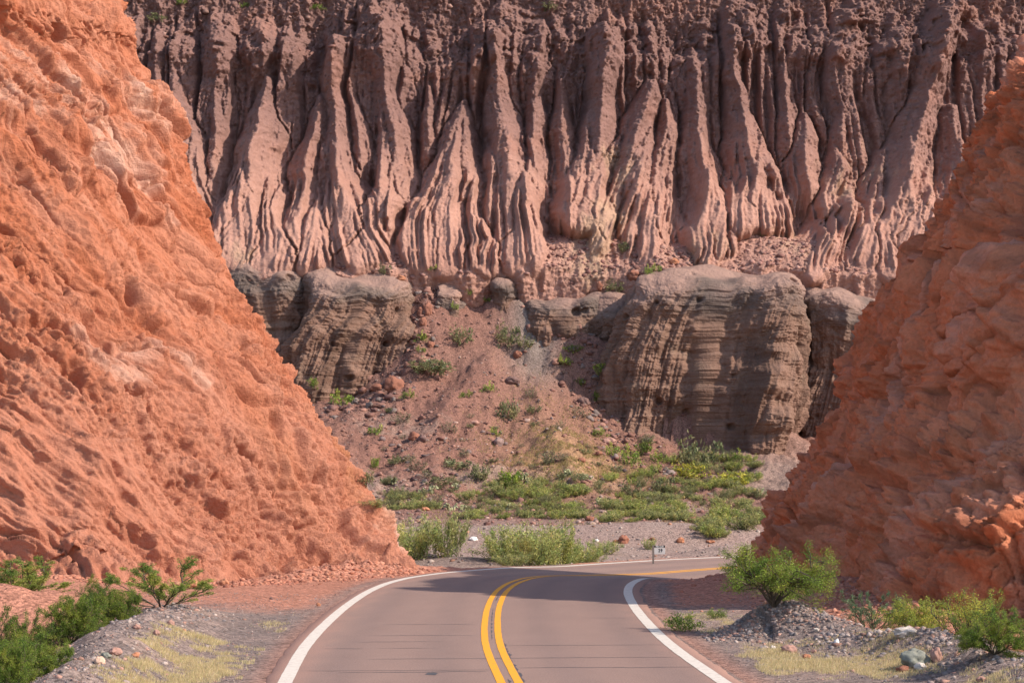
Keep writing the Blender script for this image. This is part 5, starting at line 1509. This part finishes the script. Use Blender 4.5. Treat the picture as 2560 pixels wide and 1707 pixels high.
# ------------------------------------------------------------------ the kilometre sign
def build_sign(cast):
    p, n, ob = cast(1633, 1409)
    Y = p.y; u = Y / F
    root = bpy.data.objects.new('kilometre_sign', None); COL.objects.link(root)
    root.location = (p.x, p.y, p.z); root.rotation_euler = (0, 0, math.radians(-4))
    tag(root, 'small black and white kilometre sign reading 29 on a grey post beside the bend', 'road sign')
    w, h = 27 * u, 21.5 * u; top = 46.5 * u

    def box(name, x0, x1, y0, y1, z0, z1, mat, parent, bev=.004):
        import bmesh
        bm = bmesh.new(); bmesh.ops.create_cube(bm, size=1)
        for v in bm.verts:
            v.co = ((x0 + x1) / 2 + v.co.x * (x1 - x0), (y0 + y1) / 2 + v.co.y * (y1 - y0), (z0 + z1) / 2 + v.co.z * (z1 - z0))
        bmesh.ops.bevel(bm, geom=bm.edges[:], offset=bev, segments=2, affect='EDGES')
        me = bpy.data.meshes.new(name); bm.to_mesh(me); bm.free(); me.materials.append(mat)
        o = bpy.data.objects.new(name, me); COL.objects.link(o); o.parent = parent
        return o
    Mp = plain('weathered_post', (.20, .17, .15), .8, .2, .25, 9, .004)
    Mw = plain('white_sheet', (.62, .60, .57), .5, .4, .08, 5)
    Mb = plain('black_sheet', (.022, .02, .02), .5, .4, .2, 5)
    Mt = plain('black_letters', (.02, .02, .02), .6, .3, .1, 5)
    Ml = plain('white_letters', (.66, .64, .61), .6, .3, .1, 5)
    box('post', -.035, .035, -.02, .02, -.2, top, Mp, root)
    x0 = .042; zb = top - h - .008
    pn = box('panel', x0, x0 + w, -.014, -.004, zb, zb + h * .74, Mw, root, .002)
    bd = box('panel_header', x0, x0 + w, -.014, -.004, zb + h * .745, zb + h, Mb, root, .002)
    box('bracket', -.02, x0 + .05, -.0035, .0005, zb + h * .3, zb + h * .36, Mp, root, .001)

    def text(t, size, x, z, mat, parent, sx=1.0):
        adv = [.30 if ch == ' ' else .60 for ch in t]; p0 = -sum(adv) / 2
        for ch, ad in zip(t, adv):
            xc = x + (p0 + ad / 2) * size * sx; p0 += ad
            if ch == ' ':
                continue
            cu = bpy.data.curves.new('letter', 'FONT'); cu.body = ch; cu.size = size; cu.align_x = 'CENTER'; cu.align_y = 'CENTER'; cu.extrude = .0012; cu.offset = size * .032
            o = bpy.data.objects.new('letter', cu); COL.objects.link(o)
            bpy.context.view_layer.update()
            me = bpy.data.meshes.new_from_object(o); bpy.data.objects.remove(o)
            me.materials.append(mat)
            m = bpy.data.objects.new('letter' if ch.isalpha() else 'numeral', me); COL.objects.link(m); m.parent = parent
            m.location = (xc, -.0165, z); m.rotation_euler = (math.pi / 2, 0, 0); m.scale = (sx, 1, 1)
    text('29', h * .52, x0 + w * .57, zb + h * .40, Mt, pn, .85)
    text('RN 68', h * .27, x0 + w * .5, zb + h * .872, Ml, bd, 1.25)
import time
T0 = time.time()
def tick(s):
    print('##', s, round(time.time() - T0, 1), flush=True)
build_light()
build_ground(); tick('ground')
build_road(); tick('road')
build_wall(); tick('wall')
build_bluffs(); tick('bluffs')
build_left_cliff(); tick('left')
build_right_cliff(); tick('right')
CAST = Caster()
build_sign(CAST); tick('sign')
build_boulders(CAST); tick('stones')
build_plants(CAST); tick('plants')
build_grass(); tick('grass')
